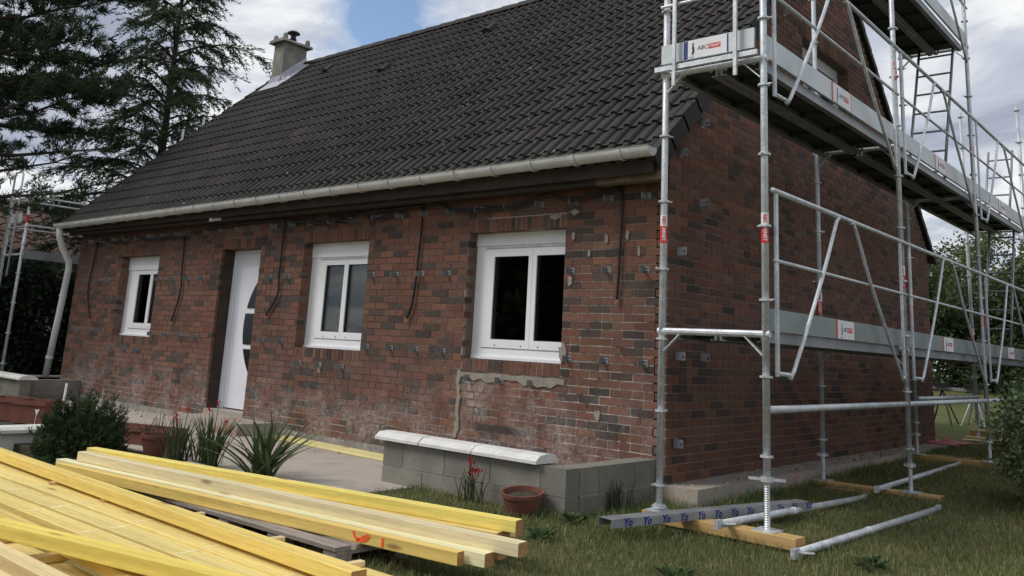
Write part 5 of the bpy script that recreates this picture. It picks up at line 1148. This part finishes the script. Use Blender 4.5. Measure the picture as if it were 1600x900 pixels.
# ------------------------------------------------------------------ neighbouring house
nb = thing('neighbour_house', (-21.0, 1.5, -0.2), 'neighbouring house with weathered red tiled roof behind the dark hedge', 'house')
m = MB(); m.box(-24.0, -19.0, -5.0, 9.0, -0.3, 2.62); child(nb, m.build('wall', 'render'))
m = MB(); ex, ez, rx, rz = -18.75, 2.62, -21.5, 4.15; nr, nc = 9, 46
for r in range(nr):
    for c_ in range(nc):
        y0 = -5.2+c_*0.315; t0, t1 = r/nr, (r+1)/nr+0.02
        V = []; us = [0, 0.15, 0.35, 0.55, 0.7, 1.0]; hs = [0.0, 0.04, 0.06, 0.04, 0.0, 0.0]
        for (t_, lf) in ((t0, 0.05), (t1, 0.02)):
            V += [(ex+(rx-ex)*t_, y0+u_*0.315, ez+(rz-ez)*t_+h_+lf) for u_, h_ in zip(us, hs)]
        V += [(ex+(rx-ex)*t0, y0+u_*0.315, ez+(rz-ez)*t0+h_+0.02) for u_, h_ in zip(us, hs)]
        m.add(V, [(6+i, 7+i, i+1, i) for i in range(5)]+[(i, i+1, 13+i, 12+i) for i in range(5)])
nro = child(nb, m.build('roof_tiling', 'redtile', kind='stuff'))
m = MB(); m.prism([(ex, ez), (rx, rz), (rx-2.75, ez)], (0, -5.2, 0), (1, 0, 0), (0, 0, 1), (0, 14.4, 0)); child(nb, m.build('roof', 'redtile'))
m = MB(); m.box(-18.72, -18.60, -5.2, 9.2, 2.45, 2.60); m.box(-18.76, -18.72, -5.2, 9.2, 2.40, 2.64); child(nb, m.build('gutter', 'galv_dark'))

# ------------------------------------------------------------------ scaffold at the left gable
ls = thing('facade_scaffold', (-12.7, 1.0, -0.15), 'small galvanised scaffold tower at the left gable beside the white downpipe', 'scaffold')
def LS(m, name, mat, parent=None, **kw):
    o = m.build(name, mat, None, **kw)
    if parent is None: child(ls, o)
    else: o.parent = parent
    return o
LX1, LX2, LY = -12.27, -13.05, -0.50
for (x, y, zt_) in ((LX1, LY, 3.35), (LX2, LY, 3.3), (LX1, 2.5, 5.25), (LX2, 2.5, 5.1)):
    m = MB(); m.tube([(x, y, -0.13), (x, y, zt_)], 0.0245, 10); p = LS(m, 'post', 'galv', smooth=True)
    for z_ in np.arange(0.3, zt_, 0.5): rosette(x, y, z_, p)
    m = MB(); m.box(x-0.075, x+0.075, y-0.075, y+0.075, -0.14, -0.131); LS(m, 'base_plate', 'galv', p)
    if x == LX1 and y == LY:
        m = MB(); m.lathe([(0.0252, 2.80), (0.0252, 2.90)], x, y, 12); LS(m, 'white_sticker', 'sticker', p); m = MB(); m.lathe([(0.0252, 2.66), (0.0252, 2.80)], x, y, 12); LS(m, 'red_sticker', 'red', p)
for z_ in (2.12, 2.60, 3.10):
    m = MB(); m.tube([(LX2-0.05, LY, z_), (LX1+0.05, LY, z_)], 0.02, 8); LS(m, 'transom', 'galv')
for xx in (LX1, LX2):
    m = MB(); m.tube([(xx, LY, 3.12), (xx, 2.5, 3.12)], 0.018, 8); LS(m, 'guardrail', 'galv'); m = MB(); m.tube([(xx, LY, 2.62), (xx, 2.5, 2.62)], 0.013, 8); LS(m, 'mid_rail', 'galv')
m = MB(); m.tube([(LX2+0.08, LY-0.06, 1.75), (LX2+0.08, LY-0.06, 3.52), (LX2+0.12, LY-0.06, 3.58), (LX2+0.40, LY-0.06, 3.58), (LX2+0.44, LY-0.06, 3.52), (LX2+0.44, LY-0.06, 1.75)], 0.017, 8); LS(m, 'end_frame', 'galv', smooth=True)
m = MB(); m.box(LX2+0.03, LX1-0.03, LY+0.03, 2.45, 2.10, 2.15); LS(m, 'platform', 'deck'); m = MB(); m.box(LX1+0.026, LX1+0.04, LY, 2.5, 2.05, 2.20); LS(m, 'toe_board', 'galv_dark')
m = MB(); m.box(LX2+0.05, LX1-0.2, LY-0.035, LY-0.015, 2.68, 2.84); LS(m, 'toe_board', 'sticker')
m = MB(); m.tube([(LX1, LY, 0.10), (LX1, 2.5, 0.10)], 0.02, 8); LS(m, 'ledger', 'galv')

# ------------------------------------------------------------------ back garden
gy0 = float(gz(0, 10))
ws = thing('saw_stand', (-0.2, 10.0, gy0), 'dark folding saw stand with thin crossed legs on the back lawn', 'saw stand')
m = MB(); m.bar((-0.75, 10.0, gy0+0.60), (0.15, 10.0, gy0+0.58), 0.07, 0.05); child(ws, m.build('beam', 'galv_dark'))
for (x0, x1) in ((-0.5, -0.72), (-0.5, -0.32), (0.0, -0.18), (0.0, 0.18)):
    for yy in (-0.22, 0.22): m = MB(); m.tube([(x0, 10.0, gy0+0.57), (x1, 10+yy, gy0+0.005)], 0.013, 6); child(ws, m.build('leg', 'black' if x0 < -0.3 else 'galv_dark'))
m = MB(); m.box(-0.62, -0.40, 9.9, 10.1, gy0+0.626, gy0+0.68); child(ws, m.build('clamp', 'black')); m = MB(); m.box(-0.14, 0.1, 9.88, 10.12, gy0+0.61, gy0+0.68); child(ws, m.build('clamp', 'black'))
m = MB(); m.lathe([(0.0, gy0+0.70), (0.05, gy0+0.70), (0.05, gy0+0.77), (0.0, gy0+0.78)], -0.02, 10.0, 10); child(ws, m.build('knob', 'black'))
m = MB(); m.bar((-0.62, 9.75, float(gz(0, 9.75))), (-0.72, 9.9, float(gz(0, 9.75))+0.36), 0.09, 0.02, up=(1, 0, 0)); tag(m.build('yellow_stake', 'yellowpaint'), 'yellow leaning board beside the back corner of the house', 'board')
for i, (x, y, l, lab) in enumerate(((0.42, 7.95, 0.30, 'lowest pale offcut of the small stack behind the scaffold'), (0.44, 8.10, 0.33, 'middle pale offcut of the small stack behind the scaffold'), (0.40, 8.75, 0.40, 'reddish timber offcut behind the small pale stack'))):
    z_ = float(gz(x, y)); timber((x-l/2, y, z_+0.06+0.03*i), (x+l/2, y+0.02, z_+0.06+0.03*i), 0.10, 0.06+0.02*i, (0.72, 0.55, 0.30) if i < 2 else (0.5, 0.25, 0.1), lab, None, 'timber_offcut', cat='offcut')
z_ = float(gz(0.2, 7.6)); timber((0.13, 7.55, z_+0.055), (0.24, 7.58, z_+0.055), 0.10, 0.05, (0.5, 0.22, 0.15), 'small reddish brick-like offcut beside the pink netting', None, 'timber_offcut', cat='offcut')
timber((0.34, 5.72, -0.025), (1.12, 5.82, -0.02), 0.03, 0.02, (0.74, 0.52, 0.28), 'thin pale lath lying on the grass near the back corner', None, 'wood_lath', cat='lath')
# pink netting
n = 26; V = []; F = []
for i in range(n):
    for j in range(n):
        u_, v_ = i/(n-1)-0.5, j/(n-1)-0.5; e = max(0, 1-(u_*u_+v_*v_)*4)
        V.append((0.12+u_*0.55*(1+0.2*math.sin(9*v_)), 7.45+v_*0.85, 0.012+0.07*e*e*(0.5+0.5*math.sin(13*u_+4*v_))*(0.6+0.4*math.cos(11*v_-5*u_))))
F = [(i*n+j, (i+1)*n+j, (i+1)*n+j+1, i*n+j+1) for i in range(n-1) for j in range(n-1)]
o = fast_mesh('pink_sheet', np.array(V), np.array(F), np.ones((len(F), 3)), 'pink', smooth=True); sm_ = o.modifiers.new('thickness', 'SOLIDIFY'); sm_.thickness = 0.006
tag(o, 'crumpled pink-red sheet lying at the back corner of the gable', 'sheet')

# mortar crumbs and brick bits swept along the foot of the front wall and on the footing slab
def crumbs(name, label, n, fx):
    V = []; F = []; C_ = []
    for i in range(n):
        x, y, z = fx(); r = random.uniform(0.003, 0.011); c = random.choice([(0.45, 0.43, 0.38), (0.32, 0.30, 0.27), (0.17, 0.08, 0.06)])
        p = [np.array([x, y, z])+np.array([a, b, k])*r*rng.uniform(0.6, 1.3, 3) for k in (0, 1.2) for a, b in ((-1, -1), (1, -1), (1, 1), (-1, 1))]
        k0 = len(V); V += p; F += [tuple(k0+j for j in f) for f in ((0, 3, 2, 1), (4, 5, 6, 7), (0, 1, 5, 4), (1, 2, 6, 5), (2, 3, 7, 6), (3, 0, 4, 7))]; C_ += [c]*6
    o = fast_mesh(name, np.array(V), np.array(F), np.array(C_), 'rubble', None, 'stuff'); tag(o, label, 'rubble')
pmat('rubble', (1, 1, 1), 0.95, 0, 0.2, 20, 0.2, 80, 0, attr=True)
crumbs('mortar_crumbs', 'scattered mortar crumbs along the foot of the front wall on the terrace', 260, lambda: (random.uniform(-10.0, -2.1), -abs(random.gauss(0, 0.16))-0.01, tz))
crumbs('mortar_crumbs', 'scattered brick and mortar crumbs on the footing slab under the gable', 160, lambda: (random.uniform(0.02, 0.29), random.uniform(0, 7.2), 0.0))
